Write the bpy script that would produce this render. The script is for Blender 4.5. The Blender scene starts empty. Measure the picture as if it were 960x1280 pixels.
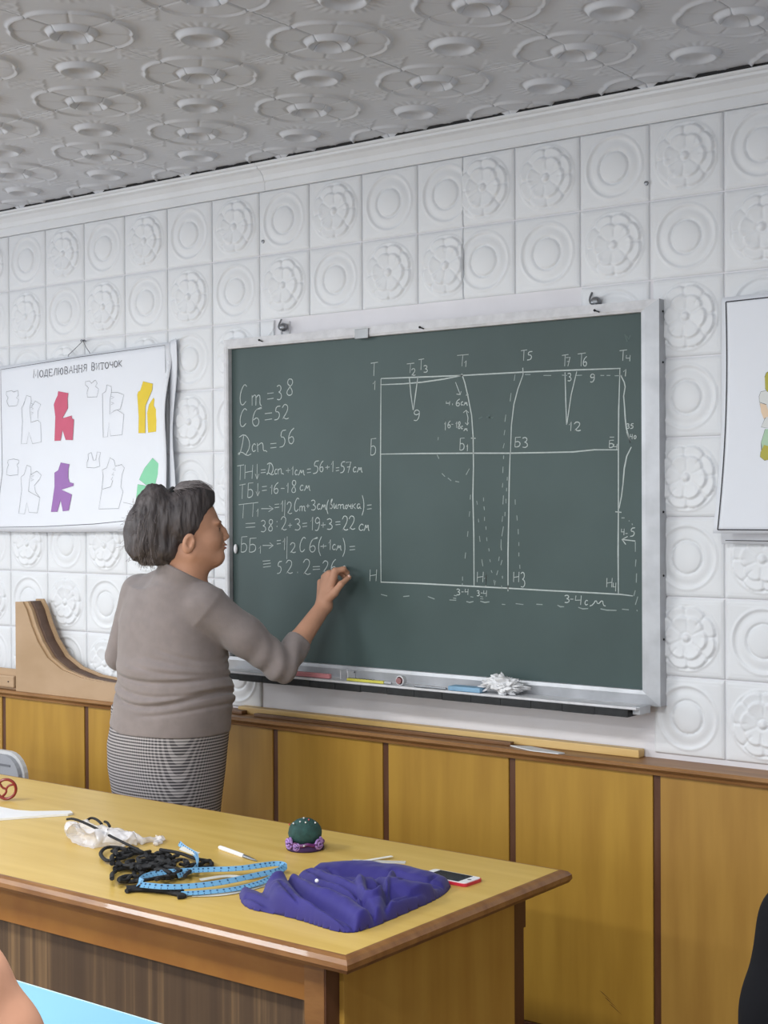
import bpy, bmesh, math, random
import numpy as np
from mathutils import Vector, Matrix, noise as mnoise
random.seed(7); rng = np.random.default_rng(7)
SC = bpy.context.scene
COL = SC.collection
# ---------------------------------------------------------------- camera
YAW, PITCH, ROLL, FPX = .6503, -.0082, -.0048, 1838.3
CAM = np.array([4.895, -3.896, 1.66])
FW = np.array([-math.sin(YAW)*math.cos(PITCH), math.cos(YAW)*math.cos(PITCH), math.sin(PITCH)])
_r = np.array([math.cos(YAW), math.sin(YAW), 0.]); _u = np.cross(_r, FW)
RI = _r*math.cos(ROLL)+_u*math.sin(ROLL); UP = np.cross(RI, FW)
cd = bpy.data.cameras.new('camera'); cam = bpy.data.objects.new('camera', cd); COL.objects.link(cam)
cd.sensor_width = 36; cd.sensor_fit = 'AUTO'; cd.lens = FPX/1280*36; cd.clip_start = .05
M = Matrix.Identity(4)
for i in range(3):
    M[i][0] = RI[i]; M[i][1] = UP[i]; M[i][2] = -FW[i]; M[i][3] = CAM[i]
cam.matrix_world = M
SC.camera = cam
# ---------------------------------------------------------------- exposure, world, lights
SC.view_settings.view_transform = 'Standard'; SC.view_settings.look = 'None'
SC.view_settings.gamma = 1; SC.view_settings.exposure = -.10; SC.view_settings.use_curve_mapping = False
wd = bpy.data.worlds.new('world'); SC.world = wd; wd.use_nodes = True
wd.node_tree.nodes['Background'].inputs[0].default_value = (.75, .82, .9, 1)
wd.node_tree.nodes['Background'].inputs[1].default_value = 1.0
H = 2.856                      # ceiling height
XL, XR, YB = -1.6, 6.4, -6.6   # room: left wall, right wall, wall behind the camera
def area(name, loc, rot, sx, sy, power, color=(1, 1, 1)):
    l = bpy.data.lights.new(name, 'AREA'); l.shape = 'RECTANGLE'; l.size = sx; l.size_y = sy; l.energy = power; l.color = color
    o = bpy.data.objects.new(name, l); COL.objects.link(o); o.location = loc; o.rotation_euler = rot; return o
LAMPS = [(.6, -2.75, 66), (3.4, -3.0, 60), (.6, -4.9, 50), (3.4, -4.9, 45)]
for lx, ly, pw in LAMPS:       # light of the ceiling fixtures built further down
    area('fixture_light', (lx, ly, H-.10), (0, 0, 0), 1.15, .24, pw, (.955, .985, 1))
# daylight through the windows of the left wall and the wall behind the camera
for wy in (-2.2, -4.4):
    area('window_daylight', (XL+.06, wy, 1.75), (0, math.radians(-90), 0), 1.25, 1.3, 34, (.90, .95, 1))
for wx in (.2, 2.6, 5.0):
    area('window_daylight', (wx, YB+.06, 1.75), (math.radians(90), 0, 0), 1.3, 1.25, 26, (.90, .95, 1))

def ray(px, py): return FW*FPX+RI*(px-480)+UP*(640-py)
def W(px, py, y=0.):           # a point of the photograph on the vertical plane y
    d = ray(px, py); return CAM+d*(y-CAM[1])/d[1]
def T(px, py, z=.76):          # ... on the horizontal plane z
    d = ray(px, py); return CAM+d*(z-CAM[2])/d[2]
def D(px, py, dep):            # ... at a depth from the camera
    return CAM+ray(px, py)*dep/FPX
# ---------------------------------------------------------------- materials
def lin(c): return tuple((x/255/12.92 if x/255 <= .04045 else ((x/255+.055)/1.055)**2.4) for x in c)
def mat(name, rgb, rough=.6, metal=0., var=0., scale=20., stretch=(1, 1, 1), bump=0., bscale=60., spec=.5, coat=0., rgb2=None, detail=4., sheen=0.):
    m = bpy.data.materials.new(name); m.use_nodes = True; n = m.node_tree.nodes; L = m.node_tree.links
    b = n['Principled BSDF']; c = lin(rgb)
    b.inputs['Base Color'].default_value = (*c, 1); b.inputs['Roughness'].default_value = rough
    b.inputs['Metallic'].default_value = metal; b.inputs['Specular IOR Level'].default_value = spec
    b.inputs['Coat Weight'].default_value = coat; b.inputs['Sheen Weight'].default_value = sheen
    if var or bump or rgb2:
        tc = n.new('ShaderNodeTexCoord'); mp = n.new('ShaderNodeMapping'); mp.inputs['Scale'].default_value = stretch
        L.new(tc.outputs['Object'], mp.inputs[0])
    if var or rgb2:
        t = n.new('ShaderNodeTexNoise'); t.inputs['Scale'].default_value = scale; t.inputs['Detail'].default_value = detail
        L.new(mp.outputs[0], t.inputs['Vector'])
        r = n.new('ShaderNodeValToRGB'); c2 = lin(rgb2) if rgb2 else tuple(x*(1-var) for x in c)
        r.color_ramp.elements[0].position = .35; r.color_ramp.elements[1].position = .65
        r.color_ramp.elements[0].color = (*c2, 1); r.color_ramp.elements[1].color = (*(c if rgb2 else tuple(min(1, x*(1+var*.5)) for x in c)), 1)
        L.new(t.outputs[0], r.inputs[0]); L.new(r.outputs[0], b.inputs['Base Color'])
    if bump:
        t2 = n.new('ShaderNodeTexNoise'); t2.inputs['Scale'].default_value = bscale; t2.inputs['Detail'].default_value = 3
        L.new(mp.outputs[0], t2.inputs['Vector']); bp = n.new('ShaderNodeBump'); bp.inputs['Strength'].default_value = bump; bp.inputs['Distance'].default_value = .003
        L.new(t2.outputs[0], bp.inputs['Height']); L.new(bp.outputs[0], b.inputs['Normal'])
    return m
WHITE = mat('white_wall_paint', (226, 228, 231), .55, var=.05, scale=3, bump=.12, bscale=70)
CEILM = mat('white_ceiling_paint', (208, 211, 217), .7, var=.06, scale=2.2, bump=.12, bscale=60)
PLAIN = mat('smooth_white_paint', (224, 222, 226), .6, var=.06, scale=5, bump=.3, bscale=30)
DARKGAP = mat('cornice_gap_shade', (38, 38, 40), .9, var=.2)
BOARD = mat('green_chalkboard', (64, 80, 79), .5, var=.12, scale=2.5, rgb2=(71, 88, 87), detail=6, spec=.35)
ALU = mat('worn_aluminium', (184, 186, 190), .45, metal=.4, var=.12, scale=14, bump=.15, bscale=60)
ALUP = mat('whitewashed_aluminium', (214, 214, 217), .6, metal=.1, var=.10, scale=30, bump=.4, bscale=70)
CHALK = mat('chalk_marks', (150, 162, 160), .9, var=.12, scale=90)
CHALKB = mat('bright_chalk_marks', (186, 195, 193), .9, var=.10, scale=90)
BLACKR = mat('black_rubber', (34, 36, 38), .7, var=.4, scale=50)
VEN = mat('yellow_veneer_panel', (180, 138, 50), .5, scale=3, stretch=(5, 5, .55), rgb2=(164, 122, 40), bump=.05, bscale=120, detail=8)
VENT = mat('pale_yellow_veneer_top', (210, 178, 98), .36, scale=4, stretch=(.6, 6, 6), rgb2=(200, 166, 84), detail=7, bump=.03)
VENS = mat('yellow_veneer_side', (188, 146, 66), .42, scale=3, stretch=(6, 6, .5), rgb2=(174, 130, 54), detail=8)
EDGE = mat('varnished_oak_edge', (142, 98, 52), .42, scale=7, stretch=(1.2, 4, 4), rgb2=(118, 76, 36), coat=.1, detail=6, bump=.1)
APRON = mat('brown_veneer_apron', (152, 102, 40), .5, scale=4, stretch=(2, 2, 2), rgb2=(138, 88, 32), detail=7)
DARKW = mat('dark_brown_batten', (96, 62, 40), .45, scale=9, stretch=(3, 3, .5), rgb2=(84, 48, 26))
RAILW = mat('oak_rail', (160, 118, 74), .42, scale=6, stretch=(.6, 5, 5), rgb2=(134, 92, 52), detail=7)
LATH = mat('pale_pine_lath', (218, 184, 122), .45, scale=5, stretch=(.5, 5, 5), rgb2=(204, 166, 98))
LATHD = mat('brown_wood_stick', (122, 84, 50), .5, scale=6, stretch=(.6, 5, 5), rgb2=(98, 66, 38))
TAN = mat('tan_plywood', (184, 154, 122), .55, scale=4, stretch=(1, 4, 2), rgb2=(172, 142, 108))
TAND = mat('layer_gap_shade', (96, 74, 62), .6, var=.2)
def stripe_mat():
    m = mat('dark_streaked_veneer', (110, 88, 62), .5); n = m.node_tree.nodes; L = m.node_tree.links; b = n['Principled BSDF']
    tc = n.new('ShaderNodeTexCoord'); mp = n.new('ShaderNodeMapping'); mp.inputs['Scale'].default_value = (34, 34, .5); L.new(tc.outputs['Object'], mp.inputs[0])
    t = n.new('ShaderNodeTexNoise'); t.inputs['Scale'].default_value = 1.; t.inputs['Detail'].default_value = 5; L.new(mp.outputs[0], t.inputs['Vector'])
    r = n.new('ShaderNodeValToRGB'); e = r.color_ramp.elements; e[0].position = .38; e[0].color = (*lin((72, 54, 38)), 1); e[1].position = .68; e[1].color = (*lin((128, 100, 68)), 1)
    x = e.new(.55); x.color = (*lin((86, 66, 46)), 1)
    L.new(t.outputs[0], r.inputs[0]); L.new(r.outputs[0], b.inputs['Base Color']); return m
STRIPE = stripe_mat()
PAPER = mat('poster_paper', (226, 229, 236), .45, var=.02, scale=3)
INK = mat('black_ink', (52, 52, 58), .6, var=.05)
INKG = mat('grey_ink', (108, 110, 116), .6, var=.05)
FLOORM = mat('brown_painted_floor', (112, 92, 80), .5, scale=3, stretch=(1, 8, 1), rgb2=(98, 80, 70))
ROOMW = mat('room_wall_paint', (222, 222, 220), .7, var=.04, scale=3)
STEEL = mat('grey_steel', (140, 142, 146), .35, metal=.9, var=.1)
# ---------------------------------------------------------------- object helpers
OFF = {}
def link(o, parent):
    COL.objects.link(o)
    if parent is not None: o.parent = parent
def thing(name, label, cat, loc=(0, 0, 0), group=None):
    o = bpy.data.objects.new(name, None); COL.objects.link(o); o.location = loc; o.empty_display_size = .05
    OFF[o.name] = np.array(loc, float); o['label'] = label; o['category'] = cat
    if group: o['group'] = group
    return o
def tag(o, label=None, cat=None, group=None, kind=None):
    if label: o['label'] = label
    if cat: o['category'] = cat
    if group: o['group'] = group
    if kind: o['kind'] = kind
    return o
def obj(name, g, m, parent=None, smooth=False, base=None):
    """g = (verts, faces) in world coordinates; linked as one mesh object"""
    V, Fc = g; V = np.array(V, float)
    off = OFF[parent.name] if parent is not None else (np.array(base, float) if base is not None else V.min(0)*[0, 0, 1]+(V.min(0)+V.max(0))/2*[1, 1, 0])
    me = bpy.data.meshes.new(name); me.from_pydata((V-off).tolist(), [], [tuple(int(i) for i in f) for f in Fc]); me.update()
    if smooth: me.polygons.foreach_set('use_smooth', [True]*len(me.polygons))
    me.materials.append(m); o = bpy.data.objects.new(name, me); link(o, parent)
    if parent is None: o.location = off
    OFF[o.name] = off
    return o
def join(*gs):
    V = []; Fc = []
    for v, f in gs:
        k = len(V); V += [tuple(p) for p in v]; Fc += [tuple(i+k for i in q) for q in f]
    return V, Fc
def box(x0, x1, y0, y1, z0, z1, bev=0.):
    if bev:
        bm = bmesh.new(); bmesh.ops.create_cube(bm, size=1)
        for v in bm.verts: v.co = Vector(((x0+x1)/2+v.co.x*(x1-x0), (y0+y1)/2+v.co.y*(y1-y0), (z0+z1)/2+v.co.z*(z1-z0)))
        bmesh.ops.bevel(bm, geom=bm.edges[:], offset=bev, segments=2, affect='EDGES', profile=.6)
        return from_bm(bm)
    v = [(x, y, z) for x in (x0, x1) for y in (y0, y1) for z in (z0, z1)]
    return v, [(0, 1, 3, 2), (4, 6, 7, 5), (0, 4, 5, 1), (2, 3, 7, 6), (0, 2, 6, 4), (1, 5, 7, 3)]
def from_bm(bm):
    bm.verts.index_update(); r = ([tuple(v.co) for v in bm.verts], [tuple(v.index for v in f.verts) for f in bm.faces]); bm.free(); return r
def xf(g, M=None, s=None, rz=0., loc=(0, 0, 0)):
    V = np.array(g[0], float)
    if s is not None: V = V*np.array(s)
    if M is not None: V = V@np.array(M).T
    if rz: c, q = math.cos(rz), math.sin(rz); V = V@np.array([[c, -q, 0], [q, c, 0], [0, 0, 1]]).T
    return (V+np.array(loc)).tolist(), g[1]
def sweep(path, prof, closed=False, up=(0, 0, 1), caps=True, scales=None):
    """prof: list of (side, up) offsets swept along the path"""
    P = [np.array(p, float) for p in path]; n = len(P); V = []; Fc = []; k = len(prof); up = np.array(up, float)
    for i, p in enumerate(P):
        a = P[(i-1) % n] if (closed or i > 0) else p; b = P[(i+1) % n] if (closed or i < n-1) else p
        t = b-a; t /= (np.linalg.norm(t)+1e-12); s = np.cross(t, up)
        if np.linalg.norm(s) < 1e-4: s = np.cross(t, [1, 0, .01])
        s /= np.linalg.norm(s); w = np.cross(s, t); sc = scales[i] if scales else 1.
        for q in prof: V.append(tuple(p+s*q[0]*sc+w*q[1]*sc))
    m = n if closed else n-1
    for i in range(m):
        for j in range(k):
            Fc.append((i*k+j, i*k+(j+1) % k, ((i+1) % n)*k+(j+1) % k, ((i+1) % n)*k+j))
    if not closed and caps: Fc.append(tuple(range(k-1, -1, -1))); Fc.append(tuple((n-1)*k+j for j in range(k)))
    return V, Fc
def circ(r, n=10, ry=None): return [(r*math.cos(2*math.pi*j/n), (ry or r)*math.sin(2*math.pi*j/n)) for j in range(n)]
def tube(path, r, n=8, closed=False, scales=None, ry=None): return sweep(path, circ(r, n, ry), closed, scales=scales)
def lathe(prof, c=(0, 0, 0), n=24):
    V = []; Fc = []; k = len(prof)
    for j in range(n):
        a = 2*math.pi*j/n
        for r, z in prof: V.append((c[0]+r*math.cos(a), c[1]+r*math.sin(a), c[2]+z))
    for j in range(n):
        for i in range(k-1): Fc.append((j*k+i, ((j+1) % n)*k+i, ((j+1) % n)*k+i+1, j*k+i+1))
    Fc.append(tuple(j*k for j in range(n-1, -1, -1))); Fc.append(tuple(j*k+k-1 for j in range(n)))
    return V, Fc
def prism_y(poly, y0, y1):      # polygon of (x,z) pulled along y
    n = len(poly); V = [(x, y0, z) for x, z in poly]+[(x, y1, z) for x, z in poly]
    return V, [tuple(range(n)), tuple(range(2*n-1, n-1, -1))]+[(i, i+n, (i+1) % n+n, (i+1) % n) for i in range(n)]
def prism_z(poly, z0, z1):
    n = len(poly); V = [(x, y, z0) for x, y in poly]+[(x, y, z1) for x, y in poly]
    return V, [tuple(range(n-1, -1, -1)), tuple(range(n, 2*n))]+[(i, (i+1) % n, (i+1) % n+n, i+n) for i in range(n)]
def smoothpath(P, it=2, closed=False):
    P = [np.array(p, float) for p in P]
    for _ in range(it):
        Q = []; n = len(P)
        if not closed: Q.append(P[0])
        for i in range(n if closed else n-1):
            a, b = P[i], P[(i+1) % n]; Q += [a*.75+b*.25, a*.25+b*.75]
        if not closed: Q.append(P[-1])
        P = Q
    return P
def bez(me):  return me
def sphere(c, r, n=12, m=8, s=(1, 1, 1)):
    prof = [(max(1e-4, r*math.sin(math.pi*i/m)), -r*math.cos(math.pi*i/m)) for i in range(m+1)]
    return xf(lathe(prof, n=n), s=s, loc=c)
# ================================================================= SETTING
struct = lambda name, g, m, parent=None: tag(obj(name, g, m, parent), kind='structure' if parent is None else None)
struct('floor', box(XL, XR, YB, 0, -.05, 0), FLOORM)
struct('wall_left', join(box(XL-.15, XL, YB, 0, 0, .95), box(XL-.15, XL, YB, 0, 2.4, H), box(XL-.15, XL, YB, -5.05, .95, 2.4), box(XL-.15, XL, -3.75, -2.85, .95, 2.4), box(XL-.15, XL, -1.55, 0, .95, 2.4)), ROOMW)
struct('wall_right', box(XR, XR+.15, YB, 0, 0, H), ROOMW)
segs = [(XL, -.45), (.85, 1.95), (3.25, 4.35), (5.65, XR)]
struct('wall_rear', join(box(XL, XR, YB-.15, YB, 0, .95), box(XL, XR, YB-.15, YB, 2.4, H), *[box(a, b, YB-.15, YB, .95, 2.4) for a, b in segs]), ROOMW)
GLASS = mat('window_glass', (235, 240, 245), .05, var=.02); GLASS.node_tree.nodes['Principled BSDF'].inputs['Transmission Weight'].default_value = 1
def window(i, ax, c):
    w = thing('window_%d' % i, 'white framed window', 'window', (XL-.06, c, .95) if ax == 'y' else (c, YB-.06, .95)); del w['category']; del w['label']; w['kind'] = 'structure'
    t = .05
    def bb(a0, a1, z0, z1, d0, d1): return box(XL-.06+d0, XL-.06+d1, c+a0, c+a1, z0, z1) if ax == 'y' else box(c+a0, c+a1, YB-.06+d0, YB-.06+d1, z0, z1)
    obj('window_frame', join(bb(-.65, .65, .95, 1.0, -.03, .03), bb(-.65, .65, 2.35, 2.4, -.03, .03), bb(-.65, -.6, 1, 2.35, -.03, .03), bb(.6, .65, 1, 2.35, -.03, .03), bb(-.025, .025, 1, 2.35, -.03, .03)), WHITE, w)
    obj('pane', join(bb(-.6, -.025, 1, 2.35, -.004, .004)), GLASS, w); obj('pane', join(bb(.025, .6, 1, 2.35, -.004, .004)), GLASS, w)
window(1, 'y', -2.2); window(2, 'y', -4.4); window(3, 'x', .2); window(4, 'x', 2.6); window(5, 'x', 5.0)
LAMPM = mat('lamp_diffuser', (250, 250, 245), .4); LAMPM.node_tree.nodes['Principled BSDF'].inputs['Emission Color'].default_value = (1, .99, .97, 1); LAMPM.node_tree.nodes['Principled BSDF'].inputs['Emission Strength'].default_value = 1.5
LAMPL = ["white ceiling light above the teacher table's left half", 'white ceiling light above the bare-armed pupil', 'white ceiling light at the back of the room by the left windows', 'white ceiling light at the back of the room behind the camera']
for k, (lx, ly, pw) in enumerate(LAMPS):
    t = thing('ceiling_light', LAMPL[k], 'lamp', (lx, ly, H-.012), group='ceiling lights above the desks')
    obj('housing', box(lx-.62, lx+.62, ly-.15, ly+.15, H-.07, H-.012, .005), ROOMW, t)
    obj('diffuser', box(lx-.6, lx+.6, ly-.13, ly+.13, H-.085, H-.07), LAMPM, t)
# ---- relief wall tiles
PX, PZ = .2310, .2303; Z1 = 2.527
def colx(c): return c*PX if c <= 9 else (9*PX+.1802 if c == 10 else 9*PX+.3730+(c-11)*PX)
def smst(a, b, x): t = np.clip((x-a)/(b-a), 0, 1); return t*t*(3-2*t)
def relief(kind, u, v):
    r = np.hypot(u, v); th = np.arctan2(v, u); e = .5-np.maximum(abs(u), abs(v))
    h = .0042*smst(.012, .036, e)-.0012*np.exp(-((e-.05)/.010)**2)
    if kind == 0:
        h += .0035*np.exp(-((r-.405)/.016)**2)-.0025*smst(.41, .36, r)+.0042*smst(.36, .235, r)
        h -= .006*smst(.235, .215, r)
        h += np.where(r < .205, .0035+.0075*np.sqrt(np.clip(1-(r/.205)**2, 0, 1)), 0)
        h += .0008*np.exp(-((r-.29)/.03)**2)
    else:
        h += .0035*np.exp(-((r-.425)/.013)**2)
        c8 = np.abs(np.cos(4*(th+.35))); R1 = .365+.042*c8**.5
        q = np.clip(r/R1, 0, 2); h += np.where(q < 1, .0045+.0058*q**4*c8**.3, 0)*smst(1.02, .96, q)
        h -= .0032*np.where((r < R1) & (r > .2), np.exp(-(c8/.13)**2), 0)
        c6 = np.abs(np.cos(3*(th+.1))); R2 = .235+.05*c6**.5
        q = np.clip(r/R2, 0, 2); h += (.0035+.0058*q**4*c6**.3)*smst(1.03, .95, q)
        h -= .0034*np.where(r < R2, np.exp(-(c6/.14)**2), 0)
        h += .006*np.sqrt(np.clip(1-(r/.055)**2, 0, 1))-.003*np.exp(-((r-.066)/.012)**2)
    return h
def tile_mesh(kind, u0=-.5, u1=.5, v0=-.5, v1=.5, N=60):
    nu = max(8, int(N*(u1-u0))); nv = max(8, int(N*(v1-v0)))
    U, V = np.meshgrid(np.linspace(u0, u1, nu+1), np.linspace(v0, v1, nv+1)); hh = relief(kind, U, V)
    g = .0022   # slim joint between tiles
    X = (U-(u0+u1)/2)*PX*(1-2*g/PX/(u1-u0)); Z = (V-(v0+v1)/2)*PZ*(1-2*g/PZ/(v1-v0)); Y = -.004-hh
    me = bpy.data.meshes.new('relief_tile'); vv = np.stack([X, Y, Z], -1).reshape(-1, 3)
    idx = np.arange((nu+1)*(nv+1)).reshape(nv+1, nu+1)
    f = np.stack([idx[:-1, :-1], idx[:-1, 1:], idx[1:, 1:], idx[1:, :-1]], -1).reshape(-1, 4).tolist()
    rim = list(idx[0, :])+list(idx[1:, -1])+list(idx[-1, -2::-1])+list(idx[-2:0:-1, 0]); k = len(vv)
    back = vv[rim].copy(); back[:, 1] = .001; vv = np.vstack([vv, back]); m = len(rim)
    f += [(rim[i], k+i, k+(i+1) % m, rim[(i+1) % m]) for i in range(m)]
    me.from_pydata(vv.tolist(), [], f); me.polygons.foreach_set('use_smooth', [True]*len(f)); me.materials.append(WHITE); me.update()
    return me
wall = struct('wall_back', join(box(XL, XR, .0, .15, 0, H)), PLAIN)
OFF[wall.name] = np.array([(XL+XR)/2, .075, 0.])
cache = {}
for c in range(-7, 28):
    shift = 0 if c <= 8 else (1 if c <= 10 else 2)
    for r in range(0, 8):
        u0, u1, v0, v1 = -.5, .5, -.5, .5
        if c == 9: u1 = .28
        if c == 10: u0 = -.335
        if r == 2 and c == 12: v0 = .17
        elif r == 2 and c == 6: u1 = -.20
        elif 6 <= c <= 12 and r >= 2: continue          # plain plaster round and behind the blackboard
        if c == 5 and 3 <= r <= 6: u1 = .30
        if c == 13 and r >= 2: u0 = -.5+.045
        if r == 0: v1 = .48
        if r == 7: v0 = -.5+.01
        kind = (c-shift+r) % 2
        key = (kind, u0, u1, v0, v1)
        if key not in cache: cache[key] = tile_mesh(*key)
        xc = colx(c); full = colx(c+1)-xc if c not in (9, 10) else None
        if c == 9: cx = xc+(u1-u0)*PX/2
        elif c == 10: cx = xc+(u1-u0)*PX/2
        else: cx = xc+PX*(.5+(u0+u1)/2)
        if cx > XR-.12 or cx < XL+.12: continue
        zt = Z1+PZ*(1-r); cz = zt-PZ*(.5-(v0+v1)/2)
        o = bpy.data.objects.new('tile', cache[key]); link(o, wall); o.location = np.array([cx, 0, cz])-OFF[wall.name]
for px, py in ((329, 302), (808, 229)):              # two plugged screw holes
    p = W(px, py, -.008); obj('screw', xf(lathe([(.001, 0), (.007, 0), (.006, .004), (.001, .005)], n=10), M=[[1, 0, 0], [0, 0, -1], [0, 1, 0]], loc=p), STEEL, wall)
# ---- ceiling tiles
Q = .4646; FX, FY = 1.079, -.004
def crelief(u, v):   # u,v in [-.5,.5]; corners carry a quarter of each blossom, the centre a ring
    h = np.zeros_like(u); e = .5-np.maximum(abs(u), abs(v))
    cu = .5-abs(u); cv = .5-abs(v); r = np.hypot(cu, cv)   # distance from nearest corner
    th = np.arctan2(cv, cu); c8 = np.abs(np.cos(4*(th+math.pi/8))); R = .325+.024*c8**.5
    q = r/R; h += .004*smst(1.0, .97, q)+.0065*np.exp(-((q-.985)/.030)**2)-.002*np.exp(-((q-.93)/.02)**2)
    h -= .0030*np.where((r < R) & (r > .155), np.exp(-(c8/(.022/np.maximum(r, .05)))**2), 0)
    h += .013*np.exp(-((r-.118)/.017)**2)-.004*np.exp(-((r-.148)/.010)**2)-.006*smst(.11, .06, r)
    rc = np.hypot(u, v); tc = np.arctan2(v, u)
    h += .013*np.exp(-((rc-.118)/.018)**2)-.004*np.exp(-((rc-.15)/.010)**2)-.004*smst(.11, .06, rc)
    h += .0011*np.cos(28*tc)*smst(.15, .17, rc)*smst(.27, .21, rc)
    for a, b in ((u, cv), (v, cu)):   # filigree squares at the middle of each side
        d = np.maximum(abs(a), abs(b)); d = abs(a)+abs(b)
        h += np.where(d < .15, .0012+.0020*np.abs(np.sin(a*48+.6)*np.cos(b*56)), 0)+.0018*np.exp(-((d-.155)/.012)**2)
    h *= 1.0
    return h*(.8+.2*smst(.0, .004, e))
def ceil_mesh(N=120):
    U, V = np.meshgrid(np.linspace(-.5, .5, N+1), np.linspace(-.5, .5, N+1)); hh = crelief(U, V)
    X = U*(Q-.0012); Y = V*(Q-.0012); Z = -.004-hh
    me = bpy.data.meshes.new('ceiling_tile'); vv = np.stack([X, Y, Z], -1).reshape(-1, 3); idx = np.arange((N+1)**2).reshape(N+1, N+1)
    f = np.stack([idx[:-1, :-1], idx[1:, :-1], idx[1:, 1:], idx[:-1, 1:]], -1).reshape(-1, 4).tolist()
    rim = list(idx[0, :])+list(idx[1:, -1])+list(idx[-1, -2::-1])+list(idx[-2:0:-1, 0]); k = len(vv); m = len(rim)
    b = vv[rim].copy(); b[:, 2] = .001; vv = np.vstack([vv, b]); f += [(rim[i], rim[(i+1) % m], k+(i+1) % m, k+i) for i in range(m)]
    me.from_pydata(vv.tolist(), [], f); me.polygons.foreach_set('use_smooth', [True]*len(f)); me.materials.append(CEILM); me.update(); return me
ceil = struct('ceiling', box(XL, XR, YB, 0, H, H+.12), CEILM)
cm = ceil_mesh()
for i in range(-6, 12):
    for j in range(0, 14):
        x = FX+Q*(i+.5); y = FY-Q*(j+.5)
        if XL+.2 < x < XR-.2:
            o = bpy.data.objects.new('tile', cm); link(o, ceil); o.location = np.array([x+random.uniform(-.001, .001), y, H-random.uniform(0, .0015)])-OFF[ceil.name]
# ---- cornice and a solid dark strip painted as shade in the gap above it
prof = [(0, 2.752), (-.010, 2.752), (-.013, 2.757), (-.013, 2.782), (-.019, 2.786), (-.024, 2.803), (-.038, 2.818), (-.052, 2.824), (-.054, 2.831), (-.062, 2.833), (-.066, 2.8375), (-.066, 2.8405), (0, 2.8405)]
def along_x(prof, x0, x1): n = len(prof); return [(x, y, z) for x in (x0, x1) for y, z in prof], [tuple(range(n)), tuple(range(2*n-1, n-1, -1))]+[(i, i+n, (i+1) % n+n, (i+1) % n) for i in range(n)]
cor = thing('trim_1', '', '', (2.4, -.03, 2.75)); del cor['label']; del cor['category']; cor['kind'] = 'structure'
xs = [XL, -.55, 1.42, 3.36, 5.3, XR]
for a, b in zip(xs, xs[1:]): obj('cornice_length', along_x(prof, a+.0008, b-.0008), WHITE, cor)
obj('gap_shade_strip', box(XL, XR, -.063, 0, 2.8405, 2.8515), DARKGAP, cor)
# ---- wainscot: battens, panels, ledge
YW = -.10; ZT = .872
wn = thing('trim_2', '', '', (2.4, YW, 0)); del wn['label']; del wn['category']; wn['kind'] = 'structure'
obj('backing', box(XL, XR, YW+.012, 0, 0, .87), DARKW, wn)
jx = [W(p, q, YW)[0] for p, q in ((5, 940), (108, 940), (344, 950), (482, 990), (640, 1000), (821, 1100))]
jx = [jx[0]-3*.47, jx[0]-2*.47, jx[0]-.47]+jx[:2]+[(jx[1]*2+jx[2])/3-.0, (jx[1]+jx[2]*2)/3]+jx[2:]
while jx[-1] < XR-.3: jx.append(jx[-1]+.475)
VEN2 = mat('browner_veneer_panel', (176, 134, 60), .5, scale=3, stretch=(5, 5, .55), rgb2=(160, 118, 50), bump=.05, bscale=120, detail=8)
for i, (a, b) in enumerate(zip(jx, jx[1:])):
    obj('panel', box(max(a+.012, XL), min(b-.012, XR), YW, YW+.014, .08, ZT, .002), VEN2 if i % 4 == 2 else VEN, wn)
for x in jx[1:-1]:
    obj('batten', box(x-.0105, x+.0105, YW+.004, YW+.014, .08, ZT), DARKW, wn)
obj('skirting', box(XL, XR, YW-.012, YW, 0, .08, .003), DARKW, wn)
obj('ledge', along_x([(0, .90), (0, .875), (YW-.004, .872), (YW-.012, .874), (YW-.014, .880), (YW-.008, .883), (YW-.010, .886), (YW-.020, .888), (YW-.026, .893), (YW-.026, .899), (YW-.022, .903), (0, .903)], XL, XR), RAILW, wn)
scr = W(765, 1255, YW-.0005)
for k in range(3):
    p = scr+np.array([.016*k-.02, 0, -.016*k+.02]); obj('gouge', ([tuple(p+np.array(q)) for q in ((-.022, 0, .012), (-.012, 0, .008), (.022, 0, -.014), (.004, 0, -.004))], [(0, 1, 2, 3)]), mat('dark_scratch', (60, 36, 18), .8), wn)
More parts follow.
